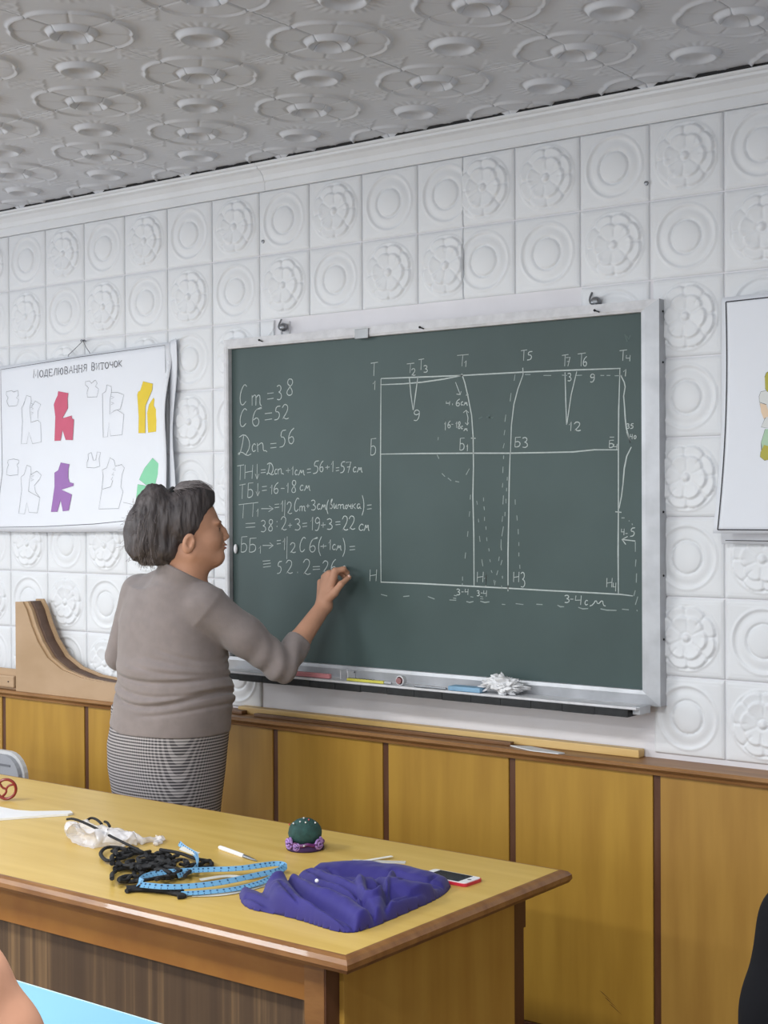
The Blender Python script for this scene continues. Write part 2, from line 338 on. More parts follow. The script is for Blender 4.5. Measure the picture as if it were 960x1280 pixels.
# ================================================================= BLACKBOARD
YB0, YF = -.030, -.052          # writing face, frame face
bl = W(289.5, 436, YB0); br = W(805, 391.5, YB0); bb_ = W(804.5, 862, YB0)
X0, X1, Z0, Z1b = bl[0], br[0], bb_[2], (bl[2]+br[2])/2
ox0, ox1 = W(279.5, 600, YF)[0], W(823.5, 600, YF)[0]; oz1 = (W(282, 422.5, YF)[2]*.5+W(807, 377, YF)[2]*.5); oz0 = W(824, 884, YF)[2]
bd = thing('blackboard', 'large green chalkboard in a worn aluminium frame, covered with chalk writing and a pattern drawing', 'blackboard', ((X0+X1)/2, 0, oz0))
obj('writing_surface', box(X0-.005, X1+.005, YB0, -.004, Z0-.005, Z1b+.005), BOARD, bd)
def mitre(a0, b0, a1, b1, d=.006):   # frame bar between outer a-b and inner a-b corners, sloping face
    (x0, z0), (x1, z1), (i1, j1), (i0, j0) = a0, b0, b1, a1
    V = [(x0, YF+.006, z0), (x1, YF+.006, z1), (i1, YB0, j1), (i0, YB0, j0)]
    mx = [((x0*.25+i0*.75), YF, (z0*.25+j0*.75)), ((x1*.25+i1*.75), YF, (z1*.25+j1*.75))]
    V = [(x0, -.003, z0), (x1, -.003, z1), (x0, YF+.005, z0), (x1, YF+.005, z1), mx[0], mx[1], (i0, YF+.004, j0), (i1, YF+.004, j1), (i0, -.004, j0), (i1, -.004, j1)]
    return V, [(0, 1, 3, 2), (2, 3, 5, 4), (4, 5, 7, 6), (6, 7, 9, 8), (8, 9, 1, 0), (0, 2, 4, 6, 8), (1, 9, 7, 5, 3)]
A, B_, C_, D_ = (ox0, oz0), (ox1, oz0), (ox1, oz1), (ox0, oz1)
a, b_, c_, d_ = (X0, Z0), (X1, Z0), (X1, Z1b), (X0, Z1b)
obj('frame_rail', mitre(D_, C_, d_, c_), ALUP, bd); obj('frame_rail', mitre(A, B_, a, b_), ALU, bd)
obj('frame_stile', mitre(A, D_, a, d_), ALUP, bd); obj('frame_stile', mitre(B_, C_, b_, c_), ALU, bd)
# tray under the board
tz = oz0+.004
tag(obj('chalk_tray', join(box(X0+.02, ox1-.03, -.135, YF+.004, tz-.006, tz), box(X0+.02, ox1-.03, -.139, -.135, tz-.004, tz+.002)), ALUP, bd))
tlip = []
xs = np.linspace(X0+.02, ox1-.055, 16)
for x0_, x1_ in zip(xs, xs[1:]): tlip.append(box(x0_, x1_-.0015, -.1395, -.06, tz-.026-random.uniform(0, .003), tz-.0062))
obj('tray_underside', join(*tlip), BLACKR, bd)
obj('tray_end', box(ox1-.052, ox1-.028, -.12, YF, tz-.022, tz+.002, .003), ALU, bd)
for p0, p1 in (((432, 829), (441, 846)),):
    q0 = W(p0[0], p0[1], -.06); q1 = W(p1[0], p1[1], -.06)
    obj('tray_bracket', join(box(q0[0], q0[0]+.004, -.09, YF, tz, tz+.030), box(q1[0], q1[0]+.004, -.09, YF, tz, tz+.026), box(q0[0], q1[0]+.004, -.060, YF, tz+.020, tz+.024)), ALUP, bd)
q = W(452, 417, YF-.002); obj('joint_plate', box(q[0]-.028, q[0]+.028, YF-.004, YF+.004, q[2]-.016, q[2]+.016, .001), mat('tarnished_plate', (150, 152, 154), .4, metal=.6, var=.2), bd)
for px, py in ((326, 426), (527, 410), (746, 389)):
    q = W(px, py, YF-.003); obj('frame_screw', join(tube([q+[-.008, 0, .003], q, q+[.008, 0, -.003]], .0022, 6), sphere(q+[-.007, -.001, .003], .004, 8, 5)), BLACKR, bd)
for py in (388, 452, 640, 720, 800):
    q = W(822, py, YF); obj('frame_rivet', sphere((ox1+.0005, -.025, q[2]), .0035, 8, 5), BLACKR, bd)
# --- chalk: polylines traced in strokes, laid as thin ribbons on the board face
YC = YB0-.0006
def ribbons(lines, w=.0042, y=YC, mtx=None):
    V = []; Fc = []
    for ln in lines:
        P = [W(x, z, y)[[0, 2]] for x, z in ln] if mtx is None else [np.array(mtx(x, z)) for x, z in ln]
        if len(P) == 1: P = [P[0]-[0, .0025], P[0]+[0, .0025]]
        L_ = []
        for i, p in enumerate(P):
            t = (P[min(i+1, len(P)-1)]-P[max(i-1, 0)]); t = t/(np.linalg.norm(t)+1e-9); nn = np.array([-t[1], t[0]])
            ww = w*.5*(.85+.3*random.random())
            if i in (0, len(P)-1): ww *= .7
            L_.append((p+nn*ww, p-nn*ww))
        k = len(V)
        for s, e in L_: V += [(s[0], y, s[1]), (e[0], y, e[1])]
        for i in range(len(P)-1): Fc.append((k+2*i, k+2*i+1, k+2*i+3, k+2*i+2))
    return V, Fc
G = {'Т': ['0 .08 1 0', '.5 .04 .42 1'], 'Н': ['.05 0 0 1', '1 0 .9 1', '.03 .55 .95 .45'], 'Б': ['.95 0 .2 .03 .1 1', '.12 .5 .6 .42 .9 .6 .8 .9 .4 1 .1 .98'],
 'С': ['.9 .12 .65 0 .3 .2 .05 .55 .1 .9 .4 1 .8 .8'], 'с': ['.9 .2 .6 0 .2 .3 .1 .7 .4 1 .9 .8'], 'Д': ['.45 .05 .35 .5 .15 .95 0 .9 .3 .8 .7 1 1 .9', '.1 .15 .5 0 .85 .25 .9 .6 .6 .95'],
 'т': ['.05 .1 .05 1', '.05 .3 .3 .05 .45 .2 .42 1', '.45 .3 .7 .05 .85 .2 .82 .9 1 1'], 'м': ['0 1 .2 .8 .4 .05 .5 .8 .8 .05 .85 .9 1 1'], 'п': ['.05 .1 .1 1', '.1 .35 .45 .05 .6 .2 .62 .9 .85 .85 1 1'],
 'б': ['1.1 -.05 .8 .02 .45 .12 .2 .45 .12 .8 .35 1 .7 .95 .85 .7 .6 .5 .2 .66', '.5 .1 1.1 .02'], 'в': ['.1 1 .3 .5 .7 .1 .8 0 .5 0 .2 .6 .2 .95 .6 1 .8 .7 .4 .5'], 'и': ['.1 0 .05 .8 .3 1 .7 .1', '.7 .1 .65 .9 1 .95'],
 'о': ['.5 0 .1 .4 .2 .95 .6 1 .9 .5 .5 0 1 .15'], 'ч': ['.1 0 .2 .5 .6 .5 .8 0', '.8 0 .7 .9 1 .95'], 'к': ['.1 0 .1 1', '.9 0 .2 .5 .9 1'], 'а': ['.8 .2 .4 0 .1 .5 .3 1 .7 .7 .8 .1', '.8 .1 .75 .9 1 .95'],
 '0': ['.5 0 .1 .3 .1 .8 .5 1 .9 .7 .9 .2 .5 0'], '1': ['0 .35 .7 0 .55 1'], '2': ['.1 .25 .4 0 .85 .1 .85 .4 .4 .8 .05 1 .3 .88 .6 1 1 .92'], '3': ['.1 .12 .5 0 .85 .15 .75 .4 .35 .48 .8 .55 .95 .8 .6 1 .1 .95'],
 '4': ['.15 0 .05 .5 .8 .48', '.9 0 .8 1'], '5': ['.95 0 .35 .04 .2 .42 .65 .4 .85 .65 .6 .95 .05 1'], '6': ['.85 0 .4 .2 .1 .6 .2 .95 .6 1 .85 .75 .65 .5 .15 .65'], '7': ['.05 .08 .95 .02 .45 1', '.25 .5 .85 .45'],
 '8': ['.6 .48 .2 .3 .35 .02 .8 .05 .85 .3 .5 .5 .1 .8 .3 1 .75 .95 .8 .7 .5 .48'], '9': ['.9 .2 .5 0 .1 .25 .3 .5 .8 .4 .9 .15 .8 .7 .5 1 .1 .95'],
 '=': ['0 .12 1 0', '0 1 1 .85'], '≡': ['0 .1 .9 0', '.05 .55 .95 .4', '.05 1 1 .85'], '+': ['0 .55 1 .45', '.5 0 .48 1'], '-': ['0 .5 1 .45'], '(': ['.9 0 .3 .3 .2 .7 .7 1'], ')': ['.2 0 .7 .3 .7 .7 .1 1'],
 '/': ['.6 0 .4 1'], '↓': ['.5 0 .45 1', '0 .65 .45 1 .95 .65'], '→': ['0 .5 1 .5', '.65 .05 1 .5 .6 1'], '.': ['.5 .5'], ':': ['.5 0', '.5 1']}
def glyphs(spec):
    """'char x0 y0 x1 y1 ; ...' boxes in pixels of the photograph"""
    out = []
    for it in spec.split(';'):
        it = it.split()
        if not it: continue
        ch = it[0]; x0, y0, x1, y1 = map(float, it[1:])
        for s in G[ch]:
            v = list(map(float, s.split())); pts = [(x0+v[i]*(x1-x0), y0+v[i+1]*(y1-y0)) for i in range(0, len(v), 2)]
            if len(pts) > 3: pts = [tuple(p) for p in smoothpath(pts, 1)]
            out.append(pts)
    return out
LINES = [
 'С 299.5 480 309.5 507;т 314.5 492.5 327 507;= 334 491 342 499;3 345.5 481 352.5 500;8 357 473 367.5 494.5',
 'С 299.5 510 309.5 534;б 314 510 326 533;= 331 516 340 525;5 342.5 507.5 351 525;2 352 505 361 524',
 'Д 297 542.5 314 570;с 314.5 554 320 565;п 321 552.5 334 565;= 338 554 345.5 560;5 349 537.5 358 559;6 359.5 535 369 555',
 'Т 296.5 581 305 600;Н 306 581 316 598.5;↓ 319 580 324 599;= 326 587 332 591;Д 333 578 342.5 594;с 343 586 346.6 593;п 347 585 354.7 593;+ 357.5 585 363 591;1 364.6 582.5 367 594;с 368.4 587 372 594;м 372.5 586 381 594;= 383.8 586 388.5 591;5 391 576 399 592;6 399 576 405 590;+ 406.6 581.6 412 586.5;1 414 576 417.5 590;= 419.8 584.4 424 588.5;5 425 577 431.6 591;7 432 577 439 591;с 441 583.4 445.6 590.4;м 446 582.5 453 590.4',
 'Т 299.4 605 307 623.8;Б 308.8 603.5 317 622;↓ 320 604 324.7 620;= 327.5 607.8 333.5 613.4;1 337.8 606 341 617.8;6 341.6 603 349 617;- 351 610 355.6 611;1 358.4 603.5 361 616;8 363.5 600 371 616;с 374.4 606 379.6 613.4;м 380 605 388 613.4',
 'Т 298.4 629.4 310.6 647.8;Т 310.6 628 322.8 646;1 320.5 636 323.4 646;→ 326.6 632 341.6 639.7;= 343.4 630 349 634.6;1 351 625.6 354.5 639.7;/ 354.5 625 357.5 645;2 358 627 365 642.5;С 367.8 622 374.4 639.7;т 374.4 632 382 639;+ 382.8 630 387 635;3 388.4 624.7 395 637.8;с 396 629.4 400.6 637;м 400.6 629 408 637;( 407.8 624.7 411 642.5;в 412 624 416.6 636;и 417 629 422 636;т 422 630 430.6 636;о 431 631 435 636;ч 435 630 440 636;к 440 629.4 445 636;а 445.6 629.4 451.6 636;) 452 619 456 644.4;= 458.8 631 464.4 636.5',
 '= 307 653.8 319 659.4;3 325.6 650 332.8 665;8 334.6 649 342 664;: 345.5 652 347 658;2 350.4 645.3 358.4 662.8;+ 360.3 653.8 365 659.4;3 367.8 648 376 662.8;= 378 653.8 383.8 658.4;1 388.4 646 392 662.8;9 393 646 400.6 663.5;+ 401 653 407 659.4;3 408 648 416 662;= 419.4 652 425.4 656;2 427 644.4 435.3 663;2 435.3 644.4 444 662;с 448 654.7 455 663.5;м 454.6 654 461.6 663.5',
 'Б 300.3 670.6 309.7 690.3;Б 310.6 672.5 321 690.3;1 323.8 682 326.6 692;→ 328.4 678 341.6 685.6;= 346 675.3 351 680;1 353.7 672.5 357 687.5;/ 357.5 670.6 360 698.8;2 362 678 369.7 691;С 374.4 671 382.8 690.3;б 385.6 672.5 396 690.3;( 397 670.6 402.5 695;+ 400.6 680 408 685.5;1 411 674.4 414 687.5;с 415 680 420 687.5;м 420 680 427 688;) 427.8 672.5 432.5 696;= 437 682.8 443.8 687.5',
 '≡ 328.4 700.6 338.8 709;5 346 701.6 352.8 717;2 356.6 699.7 366 717;. 371 715 373 716;2 378 698.4 388.4 718.4;= 391 708 400 712;2 402.5 700.6 411 715.6;6 413 699 421 716;с 428 708 433.4 715.6']
for s in LINES: tag(obj('chalk_writing', ribbons(glyphs(s), .0030), CHALKB, bd), kind='stuff')
def tr(s, ox, oy, k):
    out = []
    for it in s.split(';'):
        v = list(map(float, it.split()))
        if v: out.append([(ox+v[i]/k, oy+v[i+1]/k) for i in range(0, len(v), 2)])
    return out
A5 = (450, 420, 2.5946); B3 = (540, 560, 5.82)
solid = tr('68 138 200 133 330 128 530 117 700 110 845 105;66 158 140 155 200 150 270 140 332 128;68 138 67 300 66 500 68 800;68 798 200 803 370 812 480 818 600 825 720 831 845 838 885 843;68 383 200 381 370 380 485 380 600 378 690 376 760 369 838 369;160 135 165 190 172 240;188 130 180 190 173 240;665 118 667 200 670 288;703 115 685 190 671 285;330 122 340 152 350 195 362 258 367 330 368 420 366 520 369 640 370 812;528 103 529 125;529 125 512 172 499 222 491 290 488 380;487 380 484 470 482 600 480 700 480 822;843 106 839 240 838 370 838 560 837 700 838 838;828 570 848 572;360 331 375 332;344 192 352 190;480 808 480 828;846 128 857 150 860 165 855 195 858 230 860 265 864 300 876 345;864 310 876 345;880 360 865 390 857 430 853 480 848 520 840 560;893 665 850 660;868 650 850 660 862 676', *A5)
tag(obj('chalk_drawing', ribbons([[tuple(p) for p in smoothpath(l, 1)] if len(l) > 3 and abs(l[0][0]-l[-1][0])+abs(l[0][1]-l[-1][1]) < 60 else l for l in solid], .0040), CHALKB, bd), kind='stuff')
dash = tr('535 125 553 125;595 128 620 128;655 127 672 128;700 128 720 127;780 128 792 128;800 128 812 128;826 129 850 128;68 838 88 843;140 845 160 843;220 845 242 853;290 856 312 857;345 861 355 864 368 861;390 860 405 864 420 862;460 870 471 871;505 868 530 871;572 870 592 871;640 873 650 878 662 878;708 880 722 885 740 884;780 885 800 889 832 890;850 886 872 888;893 668 893 700;895 725 893 748;897 770 896 800;893 825 888 843;901 845 893 872;898 888 899 893;848 590 858 590;872 598 874 601;882 608 884 613;503 125 500 145;490 185 487 212;473 255 470 278;470 305 467 322;468 348 464 364;254 328 253 338;250 385 256 398;302 850 312 851;390 852 400 853', *A5)
dash += tr('280 340 278 375;275 460 270 500;262 605 258 645;245 760 240 805;222 935 222 965;222 985 218 1005;325 385 330 412;337 515 340 540;345 640 350 682;362 810 370 860;375 360 375 387;378 425 382 452;382 500 382 530;392 570 394 595;397 650 400 677;413 730 416 752;420 810 425 830;430 890 438 908;450 960 457 1000 462 965;480 890 470 925;522 55 520 80;517 135 515 182;548 210 547 237;515 255 512 287;543 290 542 315;520 345 516 410;538 370 538 402;532 465 530 497;514 495 510 537;520 570 508 642;503 665 502 720 506 745;490 790 484 822;510 815 500 852;512 930 513 950;506 1000 508 1025;605 375 606 412;617 490 620 527;627 590 628 628;632 685 632 712;632 760 632 788;638 850 640 878;392 925 392 1000;272 150 248 195;72 185 95 208;115 218 140 238;170 242 198 248;160 1072 180 1075;280 1082 300 1085;350 1080 370 1084', *B3)
tag(obj('chalk_dashes', ribbons(dash, .0038), CHALK, bd), kind='stuff')
def gl(spec, ox, oy, k):
    o = []
    for it in spec.split(';'):
        p = it.split(); v = list(map(float, p[1:])); o.append('%s %f %f %f %f' % (p[0], ox+v[0]/k, oy+v[1]/k, ox+v[2]/k, oy+v[3]/k))
    return glyphs(';'.join(o))
lab = gl('Т 35 85 58 130;1 42 145 52 175;Т 152 88 176 120;2 166 105 180 128;Т 190 74 208 110;3 205 95 220 118;Т 315 60 352 98;1 338 80 347 100;Т 522 45 542 80;5 541 50 560 78;Т 655 60 676 98;7 668 68 682 98;Т 706 55 732 98;6 722 66 738 98;Т 842 45 866 80;4 862 62 878 82;1 854 108 866 131;3 672 120 686 146;9 745 122 763 150;9 172 238 196 275;1 678 278 688 308;2 692 278 716 308;Б 500 328 522 360;3 525 328 545 362;Б 806 338 824 362;4 822 350 835 368;- 810 328 824 328;Н 32 757 54 795;Н 380 765 400 798;1 404 775 411 812;Н 498 765 516 798;3 520 765 536 815;Н 800 785 818 815;4 820 800 831 828;3 312 820 325 840;- 329 829 336 831;4 340 820 352 840;3 378 825 388 843;- 392 833 398 834;4 400 825 412 845;3 662 840 680 865;- 682 853 692 854;4 697 842 720 872;с 728 856 740 873;м 745 854 797 876;4 847 625 858 646;- 861 640 868 641;5 875 622 893 650;3 864 284 874 300;5 876 284 888 300;4 876 318 884 335;0 888 322 896 334', *A5)
lab += gl('Б 16 755 68 890;Б 730 752 775 850;1 788 800 800 858;4 622 458 658 490;. 672 480 680 486;6 700 440 740 497;с 742 460 762 490;м 765 458 797 492;1 612 615 624 690;6 635 615 664 672;- 668 640 682 645;1 702 620 714 672;8 718 620 742 678;с 744 655 760 680;м 765 670 797 695', 460, 430, 6.4)
lab += tr('700 305 715 345 738 405;708 400 738 405 745 378;785 530 800 590 795 648;762 550 785 530 806 550;778 630 795 648 806 628', 460, 430, 6.4)
tag(obj('chalk_lettering', ribbons(lab, .0028), CHALKB, bd), kind='stuff')
# old rubbed-out traces of chalk, faint
SMU = mat('faint_chalk_smudge', (92, 108, 107), .9, var=.05)
tag(obj('chalk_smudge', ribbons(tr('385 268 397 262;410 262 430 266 432 262;418 255 421 268', *A5)+[[(783, 420), (786, 424), (788, 419)], [(781, 418), (784, 427)]], .005), SMU, bd), kind='stuff')
p = W(294.5, 686, YB0-.006); tag(obj('magnet', xf(sphere((0, 0, 0), 1, 12, 8, (.008, .006, .017)), loc=p), mat('white_plastic', (236, 236, 238), .35), None), 'small white oval magnet at the left edge of the green chalkboard', 'magnet')
# board clamps that hold the top rail
def clamp(px, py, lab_):
    q = W(px, py, -.03); t = thing('board_hook', lab_, 'hook', q-[0, 0, .02])
    z0 = oz1
    obj('mounting_plate', box(q[0]-.022, q[0]+.022, -.006, -.0005 if q[0] > 2.6 else -.0005, z0-.002, q[2]+.022, .001), ALUP, t)
    obj('knob', xf(sphere((0, 0, 0), .017, 14, 10, (1, .8, .9)), loc=(q[0]+.008, -.022, q[2])), STEEL, t)
    obj('hook_arm', tube(smoothpath([(q[0]-.012, -.008, q[2]+.030), (q[0]-.014, -.022, q[2]+.008), (q[0]-.004, -.03, q[2]-.006), (q[0]+.012, -.034, q[2]-.010), (q[0]+.012, -.034, z0+.001)], 2), .0032, 7), STEEL, t)
clamp(350, 409, 'small steel hook gripping the chalkboard top rail near its left corner')
clamp(740, 377, 'small steel hook gripping the chalkboard top rail near its right corner')
# --- things on the tray
def onT(px, py, y=-.10): p = W(px, py, y); return np.array([p[0], y, tz])
PINK = mat('pink_chalk', (206, 136, 140), .8, var=.1); YEL = mat('yellow_paint', (206, 198, 84), .5, var=.1); BLU = mat('pale_blue_sponge', (132, 170, 198), .8, var=.1, bump=.3)
a0, a1 = onT(372, 842, -.1)[0], onT(415, 842, -.1)[0]
tag(obj('chalk_stick', box(a0, a1, -.115, -.10, tz+.001, tz+.017, .004), PINK), 'long pink chalk bar on the tray left of the bracket', 'chalk')
a0, a1 = onT(437, 850)[0], onT(492, 856)[0]
t = thing('marker_pen', 'yellow marked ruler pen lying on the chalk tray with a silver tip', 'pen', (a0, -.11, tz))
obj('barrel', box(a0, a1-.03, -.116, -.104, tz+.001, tz+.010, .002), YEL, t); obj('tip', box(a1-.03, a1, -.114, -.106, tz+.002, tz+.009, .002), ALU, t)
obj('marking', join(*[box(a0+.004+i*.0125, a0+.009+i*.0125, -.1165, -.1035, tz+.0098, tz+.0106) for i in range(9)]), INK, t)
a0 = onT(502, 853)[0]; t = thing('chalk_holder', 'short round pinkish stub in a white cup beside the yellow pen', 'holder', (a0, -.11, tz))
obj('cup', xf(lathe([(.001, 0), (.014, 0), (.016, .02), (.013, .021), (.012, .004), (.001, .004)], n=16), M=[[1, 0, 0], [0, 0, -1], [0, 1, 0]], loc=(a0+.004, -.096, tz+.0165)), ALUP, t)
obj('stub', xf(lathe([(.001, 0), (.010, 0), (.010, .024), (.001, .025)], n=14), M=[[1, 0, 0], [0, 0, -1], [0, 1, 0]], loc=(a0+.004, -.099, tz+.0165)), mat('dull_pink_stub', (150, 104, 104), .7), t)
a0, a1 = onT(566, 860)[0], onT(606, 864)[0]
tag(obj('sponge', box(a0, a1, -.128, -.085, tz+.001, tz+.016, .004), BLU), 'flat pale blue sponge on the chalk tray left of the white rag', 'sponge')
a0, a1 = onT(522, 860)[0], onT(562, 865)[0]
tag(obj('grey_stick', box(a0, a1, -.12, -.112, tz+.001, tz+.007, .002), STEEL), 'thin grey metal strip on the chalk tray left of the blue sponge', 'strip')
ra, rb = onT(606, 858)[0], onT(652, 862)[0]
V = []; Fc = []
bm = bmesh.new(); bmesh.ops.create_icosphere(bm, subdivisions=5, radius=1)
for v in bm.verts:
    d = v.co.normalized(); f = 1+.9*(abs(mnoise.noise(d*2.3+Vector((3, 1, 2))))-.25)+.45*(abs(mnoise.noise(d*6))-.2)
    v.co = Vector((d.x*.066*f, d.y*.034*f, d.z*.026*f)); v.co.z += .012*math.exp(-((v.co.x+.03)/.018)**2)
    v.co += Vector(((ra+rb)/2, -.098, tz+.026)); v.co.z = max(v.co.z, tz+.001)
rg = from_bm(bm); tag(obj('rag', rg, mat('white_rag', (228, 228, 230), .85, var=.08), smooth=True), 'crumpled white wiping rag at the middle of the chalk tray', 'rag')
# ================================================================= THINGS ON THE LEDGE
LZ = .9035
x0, x1 = W(303, 886, -.02)[0], W(801, 945, -.03)[0]
tag(obj('lath', box(x0, x1, -.043, -.006, LZ, LZ+.024, .003), LATH), 'long pale pine lath lying on the wall ledge below the chalkboard', 'lath')
x0, x1 = W(319, 893, -.07)[0], W(640, 931, -.07)[0]
tag(obj('stick', box(x0, x1, -.078, -.058, LZ, LZ+.011, .002), LATHD), 'thin dark brown stick lying in front of the pale pine lath', 'stick')
x0, x1 = W(284, 884, -.05)[0], W(307, 888, -.05)[0]
tag(obj('wood_offcut', box(x0-.02, x1, -.07, -.02, LZ, LZ+.013, .003), LATHD), "short brown wood offcut on the ledge beside the woman's hip", 'offcut')
pp = [T(x, y, LZ+.003)[:2] for x, y in ((641, 929), (700, 934), (707, 937), (690, 939), (662, 936))]
pp = [(p[0], min(-.058, max(p[1], -.12))) for p in ((W(640, 930, -.07)[0], -.08), (W(660, 930, -.07)[0], -.055), (W(708, 936, -.09)[0], -.10), (W(700, 936, -.11)[0], -.122), (W(665, 936, -.11)[0], -.12))]
tag(obj('paper_scrap', prism_z(pp, LZ, LZ+.003), mat('white_card', (220, 222, 224), .6)), 'small white card scrap on the ledge in front of the pine lath', 'card')
# the large plywood drafting curve at the left
def curve_plate(dx, dz, xr):
    top = [(22, 752), (31, 752), (36, 762), (42, 782), (50, 802), (62, 822), (80, 837), (104, 847), (130, 852.5), (165, 857)]
    P = [W(x, y, -.10)[[0, 2]]+[dx, dz] for x, y in top]; P = [tuple(p) for p in P]
    xl = W(22.5, 800, -.10)[0]+dx
    return [(xl, LZ), (xr, LZ)]+[(xr, P[-1][1])]+[p for p in P[::-1][1:]][:-1]+[(xl, P[0][1])]
t = thing('drafting_curve', 'large tan plywood drafting curve of two layers standing on the ledge at left', 'template', (W(60, 870, -.1)[0], -.07, LZ))
xr = W(166, 860, -.1)[0]
obj('front_plate', prism_y(curve_plate(0, 0, xr), -.112, -.104), TAN, t)
obj('rear_plate', prism_y(curve_plate(.05, .010, xr+.02), -.050, -.042), TAN, t)
obj('curved_rib', prism_y(curve_plate(.022, .001, xr), -.104, -.090), TAN, t)
obj('gap_shade_infill', prism_y(curve_plate(.036, .002, xr), -.090, -.050), TAND, t)  # solid dark infill, its colour stands for the shade between the two layers
xa = W(20, 850, -.1)[0]; zt_ = W(10, 836, -.10)[2]
t = thing('board_ruler', 'tan wooden ruler with a riveted handle lying left of the drafting curve', 'ruler', (xa-.3, -.07, LZ))
obj('blade', box(xa-.75, xa-.0, -.092, -.080, LZ, zt_, .001), TAN, t)
z0, z1 = W(8, 859, -.105)[2], W(8, 844, -.105)[2]
obj('handle', box(xa-.45, xa-.005, -.108, -.092, z0, z1, .006), TAN, t)
obj('rivet', sphere((W(10, 851, -.11)[0], -.109, (z0+z1)/2), .003, 8, 5), INK, t)
# ================================================================= POSTERS
def sheet(px_l, px_r, zb, ztl, ztr, yf, nx=40, nz=24):
    V = []; Fc = []
    for j in range(nz+1):
        for i in range(nx+1):
            s = i/nx; r = j/nz; x = px_l+(px_r-px_l)*s; zt2 = ztl+(ztr-ztl)*s
            z0_ = zb if not callable(zb) else zb(s)
            p = yf(x, z0_+(zt2-z0_)*r, s, r); V.append(p)
    n = nx+1
    for j in range(nz):
        for i in range(nx): Fc.append((j*n+i, j*n+i+1, (j+1)*n+i+1, (j+1)*n+i))
    k = len(V); V += [(a_, b2+.0012, c2) for a_, b2, c2 in V]
    Fc += [tuple(q+k for q in f[::-1]) for f in Fc[:]]
    rim = list(range(n))+[j*n+nx for j in range(1, nz+1)]+[nz*n+i for i in range(nx-1, -1, -1)]+[j*n for j in range(nz-1, 0, -1)]
    Fc += [(rim[(i+1) % len(rim)], rim[i], rim[i]+k, rim[(i+1) % len(rim)]+k) for i in range(len(rim))]
    return V, Fc
YP = -.030
pl, pr = W(-40, 560, YP)[0], W(213, 560, YP)[0]
zb1, zt1, zt2 = W(60, 664, YP)[2], W(2, 458, YP)[2], W(213, 427, YP)[2]
print('poster', pl, pr, zb1, zt1, zt2)
zt0 = zt1-(W(2, 458, YP)[0]-pl)*(zt2-zt1)/(pr-W(2, 458, YP)[0])
def yposter(x, z, s, r):
    e = math.exp(-((1-s)/.022)); return (x+.006*math.sin(r*9)*s**8, YP-.020*e*math.sin(r*3.1+.2)**2-.010*e*math.sin(r*11), z-.004*math.sin(s*5)*(1-r))
pst = thing('poster', 'white sewing poster with pink, yellow, purple and green bodice patterns, hung left of the chalkboard', 'poster', ((pl+pr)/2, YP, zb1))
obj('paper', sheet(pl, pr, zb1, zt0, zt2, yposter), PAPER, pst, smooth=True)
# a second sheet curls out behind its right edge
def ycurl(x, z, s, r): return (pr-.005+.030*s+.006*math.sin(r*8+1)*s, -.022-.010*math.sin(r*5+s*2)**2*s, z)
obj('rear_sheet', sheet(0, 1, zb1+.02, zt2+.005, zt2+.012, ycurl, 8, 30), PAPER, pst, smooth=True)
YI = YP-.0016
def inkl(pts, w=.0022, m=INK, name='printed_line', par=None, y=None):
    y = YI if y is None else y
    return obj(name, ribbons(pts, w, y), m, par or pst)
def poly_px(name, pts, m, par, y):
    P = [W(a_, b2, y) for a_, b2 in pts]; return obj(name, ([tuple(p) for p in P], [tuple(range(len(P)))]), m, par)
inkl([[(1, 462), (100, 446), (206, 431.5)], [(206, 431.5), (208, 480), (208.5, 530), (207, 580), (206.5, 605), (207, 640)], [(0, 659), (60, 658), (120, 655), (170, 650), (205, 646)], [(1, 462), (2, 500), (4, 560), (5, 590), (0, 640)]], .0020)
O3 = (0, 400, 3.31)
def tp(s): return tr(s, *O3)[0]
PK = mat('printed_pink', (200, 78, 110), .5, var=.04); YW_ = mat('printed_yellow', (226, 196, 14), .5, var=.03); PU = mat('printed_purple', (150, 100, 172), .5, var=.04); GR = mat('printed_green', (130, 208, 164), .5, var=.03)
for nm, s, m in (('pink_pattern', '243 295 285 303 282 325 284 365 262 407 300 396 302 408 310 412 306 497 277 496 263 455 256 499 231 500 233 400 226 350 233 330 241 312', PK),
                 ('yellow_pattern', '594 254 634 264 632 290 605 355 606 468 578 468 578 400 571 310 574 298 583 292', YW_), ('yellow_pattern', '638 322 642 328 640 355 653 376 651 462 618 466 613 385 620 350', YW_),
                 ('purple_pattern', '258 590 294 597 290 615 290 655 296 672 312 676 312 686 262 702 306 722 294 788 270 791 260 745 247 793 221 794 234 690 233 632 248 622', PU),
                 ('green_pattern', '638 571 671 602 655 660 650 684 612 682 584 660 590 645 606 612', GR), ('green_pattern', '578 680 612 686 640 690 640 740 572 740', GR)):
    poly_px(nm, tp(s), m, pst, YI-.0002); inkl([tp(s)+tp(s)[:1]], .0012, INKG, 'printed_outline')
out = '112 312 130 318 132 335 126 365 130 405 132 424 160 415 172 425 176 505 140 512 124 465 116 512 93 512 97 420 92 365 100 350 105 335 112 312;130 365 148 335 172 350 160 378 160 408;132 345 142 350 134 355;132 362 142 367 134 372;132 380 142 385 134 390;28 297 50 292 58 298 76 292 78 312 70 322 80 330 72 354 40 358 34 345 30 335 36 322 28 310 28 297;'
out += '444 268 462 275 464 295 458 330 458 390 478 375 488 372 516 390 510 475 462 480 455 425 450 483 432 485 428 380 426 305 440 295 444 268;462 300 490 300 515 310 506 350 500 370 488 372;463 315 475 320 464 326;463 340 475 345 464 350;355 255 372 252 380 262 396 248 404 262 396 275 410 285 404 318 365 320 362 300 368 280 355 268 355 255;'
